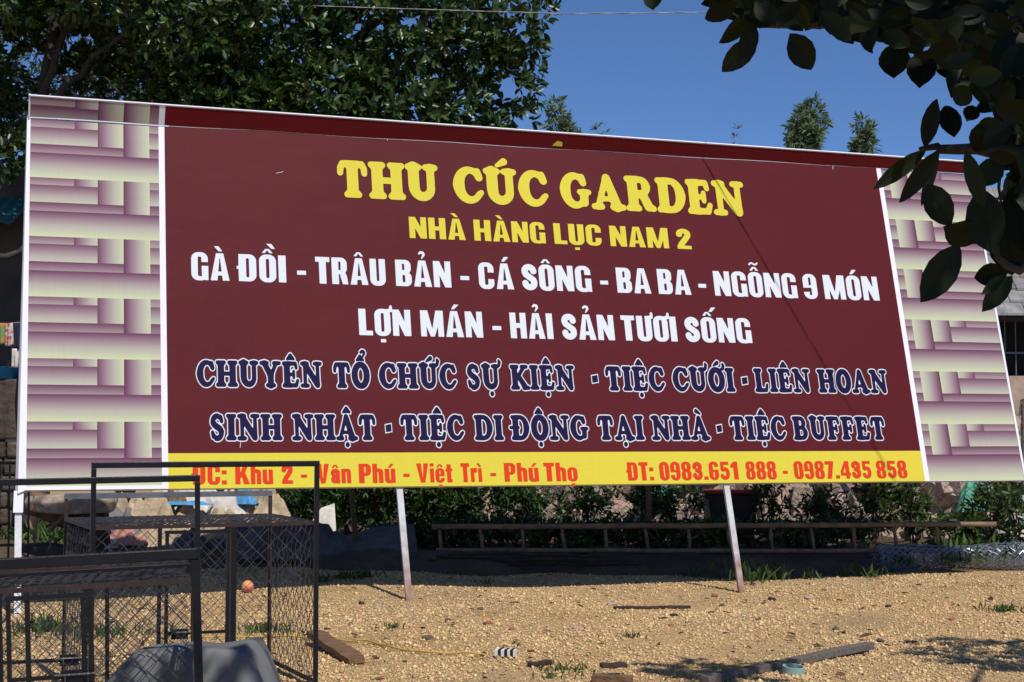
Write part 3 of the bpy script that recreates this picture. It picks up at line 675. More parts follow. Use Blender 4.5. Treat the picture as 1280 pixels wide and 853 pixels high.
    for s_top, foot in ((3.0, (447, 709)), (6.55, (811.5, 705)), (10.2, (1133, 690))):
        g = grd(*foot); g = g*1.0; a_ = BM @ Vector((s_top, BH*.80, -.12))
        lo = loc(g-(a_-g).normalized()*.15); p = MB(); p.bar(loc(a_), lo, .06, .06, up=(1,0,0)); p.build('brace', M['wood_grey'], root)
    return root
billboard()

# ------------------------------------------------------------------ vegetation helpers
def unit(a): return a / np.maximum(np.linalg.norm(a, axis=-1, keepdims=True), 1e-9)
def leaf_mesh(name, P, D, Nn, Lg, Wd, m, parent=None, fold=.18, prof=((.3, .46), (.68, .40)), droop=0.0):
    P = np.asarray(P, float); D = unit(np.asarray(D, float)); S = unit(np.cross(D, Nn)); Nn = np.cross(S, D)
    Lg = np.asarray(Lg)[:, None]; Wd = np.asarray(Wd)[:, None]; rows = [P, P + D * Lg - Nn * Lg * droop]
    for sgn in (1, -1):
        for f, wv in prof: rows.append(P + D * Lg * f + S * sgn * Wd * wv + Nn * Wd * fold)
    V = np.stack(rows, 1); n = len(P); k = len(prof); nv = V.shape[1]
    f1 = [0] + [2 + i for i in range(k)] + [1]; f2 = [1] + [2 + k + i for i in range(k)][::-1] + [0]
    base = (np.arange(n) * nv)[:, None]; Q = np.concatenate([base + np.array(f1), base + np.array(f2)], 0)
    return np_mesh(name, V.reshape(-1, 3), Q, m, parent)
def rosettes(E, T, k, Lr, wr, spread=.9, rng=RNG):
    """k leaves around each twig end E pointing along T"""
    n = len(E); T = unit(T); E = np.repeat(E, k, 0); T = np.repeat(T, k, 0)
    r = unit(np.cross(T, unit(rng.normal(size=(n * k, 3)))))
    D = unit(T * rng.uniform(.1, 1, (n * k, 1)) + r * rng.uniform(.4, 1, (n * k, 1)) * spread + np.array([0, 0, -.12]))
    Nn = unit(T + rng.normal(size=(n * k, 3)) * .35)
    Lg = rng.uniform(*Lr, n * k); Wd = Lg * rng.uniform(*wr, n * k)
    P = E + D * .01 + T * rng.uniform(-.10, .02, (n * k, 1))
    return P, D, Nn, Lg, Wd
def lump(c, r, n, shell=.5, rng=RNG):
    d = unit(rng.normal(size=(n, 3))); q = d * (rng.uniform(shell ** 3, 1, (n, 1)) ** (1 / 3)) * np.array(r)
    return np.array(c) + q, unit(d + np.array([0, 0, .35]) + rng.normal(size=(n, 3)) * .3)
def crown(name, lumps, m, parent, origin, k=7, Lr=(.11, .17), wr=(.38, .5), shell=.45, prof=((.3, .46), (.68, .40)), spread=.9):
    E, T = zip(*[lump(c, r, n, shell) for c, r, n in lumps]); E = np.concatenate(E) - np.array(origin); T = np.concatenate(T)
    return leaf_mesh(name, *rosettes(E, T, k, Lr, wr, spread), m, parent, prof=prof)
def limb(mb, pts, r0, r1, n=7, wob=.04, seed=0):
    rg = random.Random(seed); P = [Vector(p) for p in pts]; out = []
    for i in range(len(P) - 1):
        for j in range(4):
            t = j / 4; q = P[i].lerp(P[i + 1], t)
            if i + j: q = q + Vector((rg.uniform(-1, 1), rg.uniform(-1, 1), rg.uniform(-.5, .5))) * wob
            out.append(q)
    out.append(P[-1]); m = len(out)
    mb.tube(out, [r0 + (r1 - r0) * i / (m - 1) for i in range(m)], n)

# ------------------------------------------------------------------ big trees behind the sign
def tree_left():
    o = (-6.25, 20.3, .15)
    t = thing('broadleaf_tree', 'large dark tree with grey trunk rising at the left end of the billboard', 'tree', o)
    m = MB(); L = lambda p: tuple(np.array(p) - np.array(o))
    limb(m, [(0, 0, -.2), (.0, 0, 2.4), L((-6.25, 20.3, 5.2)), L((-6.1, 20.3, 6.6)), L((-5.9, 20.6, 9))], .135, .05, 9, .05, 1)
    limb(m, [L((-6.25, 20.3, 5.3)), L((-5.9, 20.0, 6.05)), L((-5.35, 19.8, 6.5)), L((-4.7, 19.7, 7.0))], .065, .02, 7, .05, 2)
    limb(m, [L((-6.25, 20.3, 5.9)), L((-5.8, 20.0, 6.9)), L((-4.9, 19.8, 7.5))], .07, .02, 7, .04, 3)
    for i in range(16):
        a = RNG.uniform([-7.2, 19.5, 5.6], [-3.4, 21, 7.6]); b = a + RNG.normal(size=3) * [.9, .3, .5]
        limb(m, [L(a), L((a + b) / 2 + [0, 0, .1]), L(b)], .018, .006, 5, .04, 20 + i)
    m.build('trunk', M['bark'], t, smooth=True)
    lumps = [((-6.9, 20.6, 7.7), (1.5, 1.2, .9), 330), ((-5.6, 20.9, 7.6), (1.5, 1.1, 1.0), 420), ((-4.4, 20.2, 7.2), (1.2, 1.0, .9), 420),
             ((-5.1, 21.3, 6.4), (1.3, .7, .8), 330), ((-7.3, 20.6, 6.0), (.8, .8, .8), 260), ((-6.7, 20.2, 5.35), (.4, .5, .4), 80), ((-4.2, 20.6, 6.1), (.9, .6, .7), 260),
             ((-5.6, 20.8, 9.0), (2.6, 1.9, .9), 420), ((-6.6, 19.3, 7.5), (1.0, .5, .8), 300), ((-7.3, 19.4, 6.9), (.7, .5, .8), 200), ((-5.4, 19.3, 7.4), (.9, .5, .6), 230), ((-7.6, 21.5, 7.0), (1.2, .6, 1.2), 300)]
    crown('crown', lumps, M['leaf'], t, o)
tree_left()
def tree_mid():
    o = (-4.05, 22.2, .15)
    t = thing('broadleaf_tree', 'wide glossy-leaved tree whose crown hangs over the middle of the billboard top', 'tree', o)
    m = MB(); L = lambda p: tuple(np.array(p) - np.array(o))
    limb(m, [(0, 0, -.2), (.05, 0, 2.6), (.1, -.1, 5.0), (.25, -.1, 6.6), (.5, 0, 8.6)], .21, .08, 9, .03, 5)
    for i, (a, b, c) in enumerate([((.1, -.1, 4.9), (1.4, -.4, 6.0), (2.6, -.6, 7.2)), ((.12, -.1, 5.4), (2.2, -.3, 5.6), (3.9, -.5, 6.2)),
                                   ((.2, -.1, 6.2), (1.8, -.6, 7.0), (3.6, -.4, 8.2)), ((.1, -.1, 5.6), (-.7, -.5, 6.5), (-1.2, -.6, 7.6)), ((.2, -.1, 6.3), (1.0, -.8, 6.5), (2.0, -1.2, 6.2))]):
        limb(m, [a, b, c], .085, .02, 7, .06, 30 + i)
    for i in range(26):
        a = RNG.uniform([-.5, -.9, 4.9], [4.1, .3, 7.5]); b = a + RNG.normal(size=3) * [.5, .2, .4]
        limb(m, [tuple(a), tuple((a + b) / 2 + [0, 0, .06]), tuple(b)], .014, .005, 5, .03, 60 + i)
    m.build('trunk', M['bark'], t, smooth=True)
    lumps = [((-3.3, 21.2, 7.2), (1.1, 1.0, .8), 400), ((-2.5, 21.0, 6.1), (1.0, .9, .75), 460), ((-3.6, 21.2, 5.9), (.8, .8, .7), 330),
             ((-1.6, 21.3, 7.3), (1.1, 1.0, .8), 420), ((-1.5, 21.2, 6.0), (.8, .8, .65), 290), ((-.7, 21.6, 6.1), (.55, .6, .6), 90), ((-.55, 21.7, 7.2), (.75, .8, .8), 170),
             ((-.1, 21.7, 6.5), (.55, .5, .75), 92), ((.05, 21.7, 7.5), (.6, .6, .8), 105), ((-.3, 21.7, 5.75), (.4, .5, .5), 44), ((-2.0, 21.4, 8.8), (2.3, 1.7, .9), 420), ((-2.9, 21.6, 5.2), (1.6, .6, .5), 200)]
    crown('crown', lumps, M['leaf'], t, o, Lr=(.12, .18))
tree_mid()
def tree_fine():
    o = (-7.2, 29, .2)
    t = thing('feathery_tree', 'fine-leaved olive tree seen through the gaps behind the left trunk', 'tree', o)
    m = MB(); limb(m, [(0, 0, -.3), (.2, 0, 4), (.6, 0, 8), (.9, 0, 12)], .22, .04, 8, .05, 7)
    for i in range(10): limb(m, [(.2 + i * .07, 0, 4 + i * .7), (RNG.uniform(-2, 3), RNG.uniform(-1, 1), 6 + i * .8)], .05, .012, 5, .08, 90 + i)
    m.build('trunk', M['bark'], t, smooth=True)
    lumps = [((-8.3, 29, 8.6), (1.6, 1.0, 1.5), 420), ((-6.8, 29, 9.2), (1.8, 1.0, 1.7), 520), ((-5.2, 29, 8.6), (1.5, 1.0, 1.4), 420), ((-9.2, 29, 6.4), (1.3, .9, 1.8), 300), ((-6.4, 29, 11.2), (2.2, 1.2, 1.2), 260), ((-6.4, 29, 6.8), (2.2, .8, 1.0), 360)]
    crown('crown', lumps, M['leaf_fine'], t, o, k=14, Lr=(.09, .17), wr=(.16, .24), spread=1.3)
tree_fine()
def far_tree(px, py, dep, hw, label, n, dens=1.0):
    top = at(px, py, dep); o = (top.x, dep, .0); h = top.z
    t = thing('eucalyptus_tree', label, 'tree', o, group='distant trees above the billboard')
    m = MB(); limb(m, [(0, 0, -.2), (.1, 0, h * .5), (0, 0, h * .96)], .17, .02, 7, .05, int(px))
    ls = []
    for i in range(9):
        f = .45 + .5 * i / 8; a = RNG.uniform(0, 6.28); rad = hw * (1.0 - .55 * f)
        p = (cos(a) * rad * RNG.uniform(.5, 1.5), sin(a) * rad, h * f + .3); limb(m, [(0, 0, h * f - .4), p], .04, .01, 5, .05, int(px) + i)
        ls.append(((o[0] + p[0] * .8, dep + p[1] * .8, p[2]), (hw * .55, hw * .55, h * .07), int(n / 9)))
    ls.append(((o[0], dep, h * .93), (hw * .38, hw * .38, h * .055), int(n / 7)))
    m.build('trunk', M['bark'], t, smooth=True)
    crown('crown', ls, M['leaf_euc'], t, o, k=8, Lr=(.16, .30), wr=(.2, .3), shell=.1, spread=1.1)
far_tree(707, 141, 46, .62, 'wispy grey-green distant treetop nearest the big glossy tree', 420)
far_tree(757, 164, 60, .5, 'faintest tiny treetop peeking over the middle of the billboard', 120)
far_tree(925, 176, 60, .5, 'tiny brownish treetop just left of the tallest distant tree', 120)
far_tree(1001, 140, 46, .95, 'tallest distant tree above the right half of the billboard', 900)
far_tree(1073, 165, 48, .65, 'rounded distant treetop right of the tallest one', 520)

# ------------------------------------------------------------------ overhanging tree at the right, close to the camera
def front_tree():
    o = (3.9, 3.4, 0)
    t = thing('overhanging_tree', 'near tree whose dark oval leaves hang into the upper right corner', 'tree', o)
    O = np.array(o, float); m = MB(); L = lambda p: tuple(np.array(p, float) - O)
    limb(m, [(0, 0, -.2), (.05, .1, 1.6), (-.05, .2, 3.0), (-.3, .1, 4.6), (-.8, 0, 5.6)], .17, .06, 9, .03, 11)
    A = lambda x, y, d: tuple(at(x, y, d))
    hub = (3.9 - .05, 3.6, 3.0)
    limb(m, [L(hub), L((2.6, 4.0, 3.15)), L(A(1300, 60, 4.1)), L(A(1150, 18, 4.2)), L(A(960, 30, 4.2)), L(A(945, 20, 4.2))], .06, .006, 6, .015, 12)
    limb(m, [L((2.6, 4.0, 3.15)), L(A(1330, 200, 4.0)), L(A(1262, 190, 4.0)), L(A(1175, 185, 4.0)), L(A(1150, 186, 4.0))], .035, .005, 6, .012, 13)
    limb(m, [L((2.5, 3.95, 2.9)), L(A(1320, 300, 3.9)), L(A(1272, 340, 3.9)), L(A(1230, 300, 3.9)), L(A(1195, 303, 3.9))], .02, .004, 6, .01, 14)
    for i in range(14):
        a = at(RNG.uniform(1215, 1300), RNG.uniform(0, 300), RNG.uniform(3.8, 4.4)); b = at(RNG.uniform(1225, 1330), RNG.uniform(-30, 280), 4.3)
        limb(m, [L(b), L((a + b) / 2), L(a)], .009, .003, 5, .02, 100 + i)
    for i, (c) in enumerate([(2.2, 2.2, 5.2), (.4, 5.2, 5.2), (5.1, 7.9, 4.8), (3.1, 7.2, 4.7), (3.5, 2.0, 5.4)]):
        limb(m, [L((3.75, 3.55, 3.6 + .2 * i)), L((np.array((3.7, 3.5, 4.6)) + np.array(c)) / 2 + [0, 0, .2]), L(c)], .07, .015, 7, .05, 130 + i)
    m.build('trunk', M['bark'], t, smooth=True)
    S = 2.03; P, D, Nn, Lg, Wd = [], [], [], [], []
    def leaf(b, e, wz, dep, zoom=True):
        if zoom: b = (780 + b[0] / S, b[1] / S); e = (780 + e[0] / S, e[1] / S); wz = wz / S
        p = at(*b, dep); q = at(*e, dep + RNG.uniform(-.05, .05)); d = q - p
        view = (Vector((0, 0, EYE)) - p).normalized(); n = view + Vector(RNG.normal(size=3) * .28)
        P.append(np.array(p) - O); D.append(d[:]); Nn.append(n[:]); Lg.append(d.length); Wd.append(wz / F_PX * dep * 1.12)
    for b, e, wz in [((345,20),(217,25),32),((335,25),(240,110),48),((340,95),(248,183),55),((330,60),(300,150),46),((420,85),(475,178),68),((75,-25),(75,27),46),((520,20),(524,90),34),
                     ((560,10),(562,80),52),((620,30),(632,137),60),((690,110),(685,200),74),((700,115),(645,165),36),((760,130),(750,225),70),((805,115),(865,190),66),((795,250),(765,375),46),
                     ((768,378),(632,480),40),((800,378),(697,515),46),((800,385),(755,525),26),((770,468),(832,575),68),((905,600),(810,575),80),((850,620),(752,768),78),
                     ((975,690),(888,705),56),((985,700),(908,792),46),((965,700),(906,748),26),((815,268),(838,350),54),((868,380),(915,530),44),((905,480),(935,645),92),((965,545),(985,700),90),
                     ((830,225),(880,260),50),((790,60),(835,140),60),((840,60),(905,110),64),((860,160),(830,250),60),((890,270),(870,310),40),((930,300),(890,385),70),((955,400),(915,475),70),((300,20),(380,60),60),
                     ((400,10),(455,80),55),((470,0),(500,70),50),((655,40),(720,120),60),((740,60),(700,115),50),((1000,60),(950,120),60),((960,200),(1010,260),60),((990,470),(1015,640),80),((940,560),(900,620),60)]:
        leaf(b, e, wz, RNG.uniform(3.7, 4.2))
    def low(x):                        # lower edge of the dense foliage, pixels of the photograph
        return np.interp(x, [890, 960, 1010, 1060, 1100, 1150, 1190, 1215, 1240, 1262, 1300], [12, 22, 30, 42, 52, 66, 92, 130, 250, 320, 345])
    for i in range(620):
        x = RNG.uniform(900, 1330) if i % 3 else RNG.uniform(1180, 1340); y = RNG.uniform(-60, max(-10, low(x) - 12))
        if ((x - 1243) / 12) ** 2 + ((y - 42) / 9) ** 2 < 1 or ((x - 1222) / 7) ** 2 + ((y - 138) / 10) ** 2 < 1 or ((x - 1246) / 8) ** 2 + ((y - 226) / 10) ** 2 < 1 or ((x - 1180) / 10) ** 2 + ((y - 12) / 8) ** 2 < 1: continue
        a = RNG.uniform(-.2, 3.4); ln = RNG.uniform(26, 60)
        ex, ey = x + cos(a) * ln, y + sin(a) * ln
        if ey > low(ex) + 14: continue
        leaf((x, y), (ex, ey), ln * RNG.uniform(.38, .66), RNG.uniform(3.6, 4.9), False)
    # the rest of the crown, overhead and behind the camera (it shades the near yard)
    E, T = zip(*[lump(c, r, n, .1) for c, r, n in [((2.2, 2.2, 5.3), (2.3, 1.6, .8), 620), ((.5, 4.6, 5.3), (.9, .8, .5), 34), ((5.3, 8.3, 4.7), (.75, 1.0, .6), 120), ((3.15, 7.5, 4.75), (.55, .5, .4), 62), ((3.6, 2.2, 5.5), (1.5, 1.5, .9), 240), ((2.6, 1.9, 3.9), (1.0, .8, .6), 180)]])
    rp, rd, rn, rl, rw = rosettes(np.concatenate(E) - O, np.concatenate(T), 7, (.11, .17), (.38, .5))
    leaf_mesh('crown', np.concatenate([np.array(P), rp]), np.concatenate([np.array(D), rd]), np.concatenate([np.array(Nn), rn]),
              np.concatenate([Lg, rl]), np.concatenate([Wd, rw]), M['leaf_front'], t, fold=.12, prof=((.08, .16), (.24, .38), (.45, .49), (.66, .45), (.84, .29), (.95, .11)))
front_tree()

# ------------------------------------------------------------------ wire mesh cages in the foreground
def chainlink(mb, o, ax, ay, wd, ht, p, rad, jit=.12):
    o = Vector(o); ax = Vector(ax).normalized(); ay = Vector(ay).normalized(); nrm = ax.cross(ay); nc = int(wd / p); nr = int(ht / p)
    for j in range(nc):
        pts = []
        for i in range(nr + 1):
            x = min(wd, j * p + ((i + j) % 2) * p + random.uniform(-jit, jit) * p); y = min(ht, i * p + random.uniform(-jit, jit) * p * .6)
            pts.append(o + ax * x + ay * y + nrm * ((((i + j) % 2) - .5) * rad * 1.6))
        mb.tube(pts, rad, 3, cap=False)
def cage(label, loc, yaw, tilt, wd, dp, roof, rail_f, rail_b, bars, door, latch_x, cross_z, wire=.0029, side_wire='wire', rear_rail='black_steel', thick=.036):
    root = thing('mesh_cage', label, 'cage', loc, group='wire mesh cages in the foreground')
    root.matrix_world = Matrix.Translation(Vector(loc)) @ Matrix.Rotation(yaw, 4, 'Z') @ Matrix.Rotation(-tilt, 4, 'Y') @ Matrix.Translation((-wd, 0, 0))
    B = thick
    f = MB()
    for x in (0, wd): f.bar((x, 0, 0), (x, 0, rail_f - B), B * .8)
    f.bar((-B * .4, 0, rail_f - B / 2), (wd + B * .4, 0, rail_f - B / 2), B)
    f.build('front_frame', M['black_steel'], root, bevel=.004)
    q = .022
    for z in (roof, .05): MB().bar((B * .4, 0, z), (wd - B * .4, 0, z), q).build('cross_rail', M['rust_steel'], root)
    for x in (0, wd): MB().bar((x, dp, 0), (x, dp, rail_b - B), q).build('rear_post', M['rust_steel'], root)
    MB().bar((-.01, dp, rail_b - B / 2), (wd + .01, dp, rail_b - B / 2), B * .9, B).build('rear_rail', M[rear_rail], root)
    MB().bar((q, dp, roof), (wd - q, dp, roof), q).build('cross_rail', M['rust_steel'], root)
    for x in (0, wd):
        for z in (roof, .05): MB().bar((x, B * .5, z), (x, dp - q, z), q).build('side_rail', M['rust_steel'], root)
    for x, wv in bars:
        MB().bar((x, 0, .062), (x, 0, roof - .012), wv).build('upright', M['black_steel'], root)
    d0, d1 = door; d = MB()
    for x in (d0 + .012, d1 - .012): d.bar((x, -.012, .08), (x, -.012, roof - .045), .02)
    d.bar((d0, -.012, roof - .035), (d1, -.012, roof - .035), .02); d.bar((d0, -.012, .08), (d1, -.012, .08), .02); d.bar((d0 + .02, -.012, cross_z), (d1 - .02, -.012, cross_z), .018)
    dr = d.build('door', M['black_steel'], root)
    la = MB(); la.box((latch_x - .05, -.045, cross_z - .03), (latch_x + .05, -.024, cross_z + .03)); la.tube([(latch_x - .08, -.05, cross_z + .01), (latch_x + .10, -.05, cross_z + .01)], .008, 6)
    la.tube([(latch_x - .03, -.05, cross_z + .01), (latch_x - .03, -.075, cross_z - .02)], .006, 6); la.build('latch', M['black_steel'], dr)
    def panel(o, ax, ay, w_, h_, m_='wire'):
        b = MB(); chainlink(b, o, ax, ay, w_, h_, .054, wire); b.build('wire_panel', M[m_], root)
    panel((0, .0, .05), (1, 0, 0), (0, 0, 1), wd, roof - .05); panel((0, dp, .05), (1, 0, 0), (0, 0, 1), wd, roof - .05)
    panel((wd, 0, .05), (0, 1, 0), (0, 0, 1), dp, roof - .05, side_wire); panel((0, 0, .05), (0, 1, 0), (0, 0, 1), dp, roof - .05, side_wire)
    panel((0, 0, roof + .012), (1, 0, 0), (0, 1, 0), wd, dp, side_wire)
    return root
cage('tallest rearmost black mesh cage, right end of the row beside the gravel', (-1.242, 9.95, 0), R(24), 0, 1.389, 1.11, 1.05, 1.445, 1.22,
     [(.855, .035), (.40, .022)], (.43, .83), .52, .40, side_wire='wire', rear_rail='steel_grey')
cage('middle black mesh cage, tall top rail crossing in front of the striped panel', (-1.739, 8.75, 0), R(15), R(.9), 1.389, .48, .885, 1.385, .90,
     [(.9, .022)], (.3, .8), .7, .40)
cage('nearest black mesh cage at the lower left corner, low thick top rail', (-1.452, 7.4, 0), R(12), R(2.3), 1.389, .62, .925, 1.075, .955,
     [(.50, .026), (.625, .022), (.905, .024)], (.53, .885), .82, .52, thick=.05)

# ------------------------------------------------------------------ cloth, heaps
def drape(name, label, cat, m, c, rx, ry, h, seed, rot=0.0, flat=.6, wr=.06, group=None, n=44, skew=0.0):
    from mathutils import noise as mn
    rg = np.random.default_rng(seed); ph = rg.uniform(0, 6.28, 12); b = MB()
    def fn(u, v):
        x, y = u * 2 - 1, v * 2 - 1; r = (abs(x) ** 3.2 + abs(y) ** 3.2) ** (1 / 3.2)
        k = 1 if r < flat else max(0, 1 - (r - flat) / (1.0001 - flat)); k = k ** .75
        z = h * k * (1 + skew * x)
        z += wr * (sin(x * 5 + y * 3 + ph[0]) + .7 * sin(x * 9 - y * 7 + ph[1]) + .5 * sin(-x * 15 + y * 11 + ph[2])) * .5 * (.25 + k * .75) * (1 if r < .97 else 0)
        pn = Vector((x * rx * 4.5 + seed * 3.1, y * ry * 4.5, seed * 1.7)); k2 = (.3 + k * .7) * (1 if r < .95 else 0)
        z += wr * (.9 * (mn.ridged_multi_fractal(pn, 1.0, 2.1, 4, 1.0, 2.0) - 1.1) * .45 + .5 * mn.turbulence(pn * 1.6, 3, False) - .2) * k2
        th_ = math.atan2(y, x); z += wr * .9 * r * (abs(sin(4 * th_ + ph[5] + 2.2 * mn.noise(pn * .8))) - .5) * k2 + wr * .5 * (abs(sin(3.1 * x * rx / .3 + ph[6] + 3 * mn.noise(pn * .5))) - .6) * k2
        e = 1 + .10 * sin(4 * math.atan2(y, x) + ph[3]) + .05 * sin(9 * math.atan2(y, x) + ph[4])
        return (x * rx * e, y * ry * e, max(z, -.02 if r > .9 else .0))
    b.grid(fn, n, n); o = b.build(name, m, None, c, smooth=(seed % 2 == 0), solid=.008); o.rotation_euler.z = rot
    return tag(o, label, cat, group)
def covered_box():
    from mathutils import noise as mn
    b = MB()
    def fn(u, v):
        x = -.78 + 1.28 * u; y = -.30 + .56 * v
        kx = min(1, max(0, (x + .76) / .44), max(0, (.48 - x) / .24)); ky = min(1, max(0, (y + .30) / .07), max(0, (.26 - y) / .06))
        sm = lambda t: t * t * (3 - 2 * t) * .5 + t * .5
        k = sm(min(kx, 1)) * sm(min(ky, 1)); z = .495 * k + .02 * x * k
        w_ = mn.noise(Vector((x * 3.2, y * 3.2, 1.7))) * .022 + mn.noise(Vector((x * 8 + y * 5, y * 3, 4))) * .010
        return (x + .02 * sin(y * 9), y - .03 * sin(x * 8) * (1 - k), max(0, z + w_ * (.2 + k)))
    b.grid(fn, 70, 44); o = b.build('tarpaulin', M['tarp'], None, (-1.62, 8.36, 0), smooth=True, solid=.006); o.rotation_euler.z = R(4)
    tag(o, 'smooth grey tarpaulin draped over a low box between the cages', 'tarpaulin')
covered_box()
def P2(px, py, d): return at(px, py, d)
def heap_at(px, dep, zoff=.16): return ((px - 640) / F_PX * dep, dep, zoff)
drape('tarpaulin', 'crumpled dusty dark tarpaulin heaped behind the tallest cage', 'tarpaulin', M['tarp_dark'], heap_at(350, 18.9), .95, .5, .40, 5, wr=.22, flat=.15, n=70)
drape('sacking', 'tan sacking pile seen through the mesh of the tallest cage', 'sacking', M['cloth_tan'], heap_at(205, 19.6), 1.1, .6, .58, 6, wr=.28, flat=.2, n=80)
drape('sheet', 'dirty white cloth heaped on top of the tan sacking', 'cloth', M['cloth_white'], heap_at(258, 20.2, .45), .9, .45, .46, 8, wr=.26, flat=.15, n=70)
drape('sheet', 'bright blue plastic sheet end on the white cloth heap', 'plastic sheet', M['cloth_blue'], heap_at(308, 20.0, .74), .15, .14, .17, 9, wr=.10, flat=.3, n=24)
drape('sheet', 'strip of blue plastic under the white cloth heap', 'plastic sheet', M['cloth_blue'], heap_at(236, 19.75, .74), .30, .10, .035, 10, wr=.02, flat=.3, n=24)
drape('sack', 'faded pink sack lying low among the tan sacking', 'sack', M['cloth_pink'], heap_at(158, 18.9, .3), .26, .2, .20, 12, wr=.05, flat=.2, n=24)
for lab, mk, px, dep, zo, rx, ry, h, sd in [('small tan bag slumped at the right of the sacking pile', 'cloth_tan', 283, 19.2, .30, .34, .25, .34, 31), ('grey crumpled sheet on the left of the sacking pile', 'tarp', 150, 19.3, .35, .42, .3, .32, 32), ('off-white bag peeking over the left of the white cloth', 'cloth_white', 205, 20.3, .62, .3, .25, .34, 33),
                                             ('orange-brown bag beside the blue plastic strip', 'log', 218, 19.9, .72, .16, .14, .20, 34), ('tan folded sheet sloping right of the bright blue plastic', 'cloth_tan', 335, 20.2, .5, .36, .25, .40, 35), ('dark grey fold of tarpaulin below the sacking pile', 'tarp_dark', 240, 18.75, .1, .55, .3, .32, 36), ('pale twisted cloth in front of the pink sack', 'cloth_white', 128, 18.8, .15, .3, .2, .22, 37), ('grey tarpaulin lump at the foot of the white torn board', 'tarp_dark', 410, 19.0, .12, .4, .3, .28, 38)]:
    drape('sack', lab, 'sack', M[mk], heap_at(px, dep, zo), rx, ry, h, sd, rot=sd, wr=.12, flat=.15, n=40)
def leaning_sheet():
    b = MB(); dep = 18.75
    def fn(u, v):
        t = at(426 + 92 * u, 672 - 14 * min(1, u * 2.2) + 2 * sin(u * 5), dep + .5); q = at(432 + 92 * u, 693 + 2 * u, dep - .1)
        p = Vector(q).lerp(Vector(t), v); p.y -= .12 * sin(v * pi); return tuple(p)
    b.grid(fn, 16, 8); o = b.build('board', M['slab'], None, smooth=True, solid=.02); tag(o, 'curved grey fibre sheet leaning behind the left white post', 'sheet')
    b = MB(); a = [at(388, 655, 19.6), at(401, 636, 19.7), at(418, 630, 19.8), at(420, 664, 19.6), at(398, 672, 19.5)]
    b.add([tuple(p) for p in a], [(0, 1, 2, 3, 4)]); o = b.build('board', M['cloth_white'], None, solid=.03); tag(o, 'white torn board propped between tarpaulin and shrubs', 'board')
leaning_sheet()
def slab_and_logs():
    dep = 18.6; b = MB(); rg = random.Random(4); n = 16
    ring = [(.55 * cos(2*pi*k/n) * (1 + rg.uniform(-.12, .12)), .42 * sin(2*pi*k/n) * (1 + rg.uniform(-.12, .12))) for k in range(n)]
    vs = [(x * .92, y * .92, rg.uniform(-.02, .02)) for x, y in ring] + [(x, y, .13 + rg.uniform(-.02, .02)) for x, y in ring] + [(x * .93, y * .93, .22 + .05 * x) for x, y in ring]
    fs = [(j*n+k, j*n+(k+1)%n, (j+1)*n+(k+1)%n, (j+1)*n+k) for j in range(2) for k in range(n)] + [tuple(range(n))[::-1], tuple(2*n+k for k in range(n))]
    b.add(vs, fs); p = at(92, 640, dep); o = b.build('stone_slab', M['stone'], None, tuple(p), bevel=.02); tag(o, 'rough tan stone slab resting on a log at the left post', 'stone slab')
    m = MB(); A = at(36, 628, dep - .15); B = at(92, 652, dep + .1); limb(m, [tuple(A - A), tuple((B - A) * .5 + Vector((0, 0, .02))), tuple(B - A)], .15, .13, 12, .02, 5)
    o = m.build('log', M['log'], None, tuple(A), smooth=True); tag(o, 'thick brown peeling log under the stone slab', 'log')
    m = MB(); p = at(112, 690, dep + .1); m.lathe([(0, 0), (.26, 0), (.24, .3), (.22, .62), (.0, .62)], 14); o = m.build('stump', M['wood_dark'], None, (p.x, p.y, .1)); tag(o, 'dark stump standing under the stone slab', 'stump')
    for lab, a, b2, r in (('pale crooked branch slanting from the stone slab to the sacks', (62, 662), (100, 626), .03), ('thin forked stick standing by the left post', (45, 690), (36, 650), .02), ('thin dry stick leaning beside the stump', (60, 690), (68, 655), .014)):
        m = MB(); A = at(*a, dep - .3); B = at(*b2, dep - .2); limb(m, [(0, 0, 0), tuple((B - A) * .5 + Vector((.02, 0, .01))), tuple(B - A)], r, r * .7, 7, .01, 3)
        tag(m.build('branch', M['bamboo'], None, tuple(A), smooth=True), lab, 'branch')
slab_and_logs()

# ------------------------------------------------------------------ yard clutter
def plank(label, a, b, wd, th, m, za=.0, zb=.0, twist=0, name='plank', cat='plank'):
    A = grd(*a); B = grd(*b); A.z = gzf(A.x, A.y) + th / 2 + za + .006; B.z = gzf(B.x, B.y) + th / 2 + zb + .006
    mb = MB(); d = B - A; n = 8; vs = []; s = Vector((d.y, -d.x, 0)).normalized()
    for i in range(n + 1):
        c = d * (i / n) + Vector((0, 0, .003 * sin(i * 1.3)))
        wj = wd * (1 + .06 * sin(i * 2.1)) * (.93 if i in (0, n) else 1); r = Matrix.Rotation(twist * i / n, 3, d.normalized())
        for x, z in ((-1, -1), (1, -1), (1, 1), (-1, 1)): vs.append(c + r @ (s * x * wj / 2 + Vector((0, 0, z * th / 2))))
    fs = [(i*4+k, i*4+(k+1)%4, (i+1)*4+(k+1)%4, (i+1)*4+k) for i in range(n) for k in range(4)] + [(3, 2, 1, 0), tuple(n*4+k for k in range(4))]
    mb.add(vs, fs); o = mb.build(name, m, None, tuple(A), bevel=.004); return tag(o, label, cat)
plank('short thick brown board lying at the foot of the tallest cage', (393, 803), (446, 832), .13, .05, M['wood'], .05, .0, .15)
plank('long grey weathered timber lying on the gravel at lower right', (880, 855), (1088, 814), .085, .05, M['wood_grey'], 0, .02)
plank('thin dark stick lying flat left of the right white post', (768, 759), (862, 753), .05, .025, M['wood_dark'])
plank('reddish offcut of wood at the bottom edge of the photo', (741, 851), (790, 853), .10, .05, M['wood'])
plank('small dark offcut lying across the reddish one', (751, 843), (783, 842), .08, .03, M['wood_dark'], .05, .05)
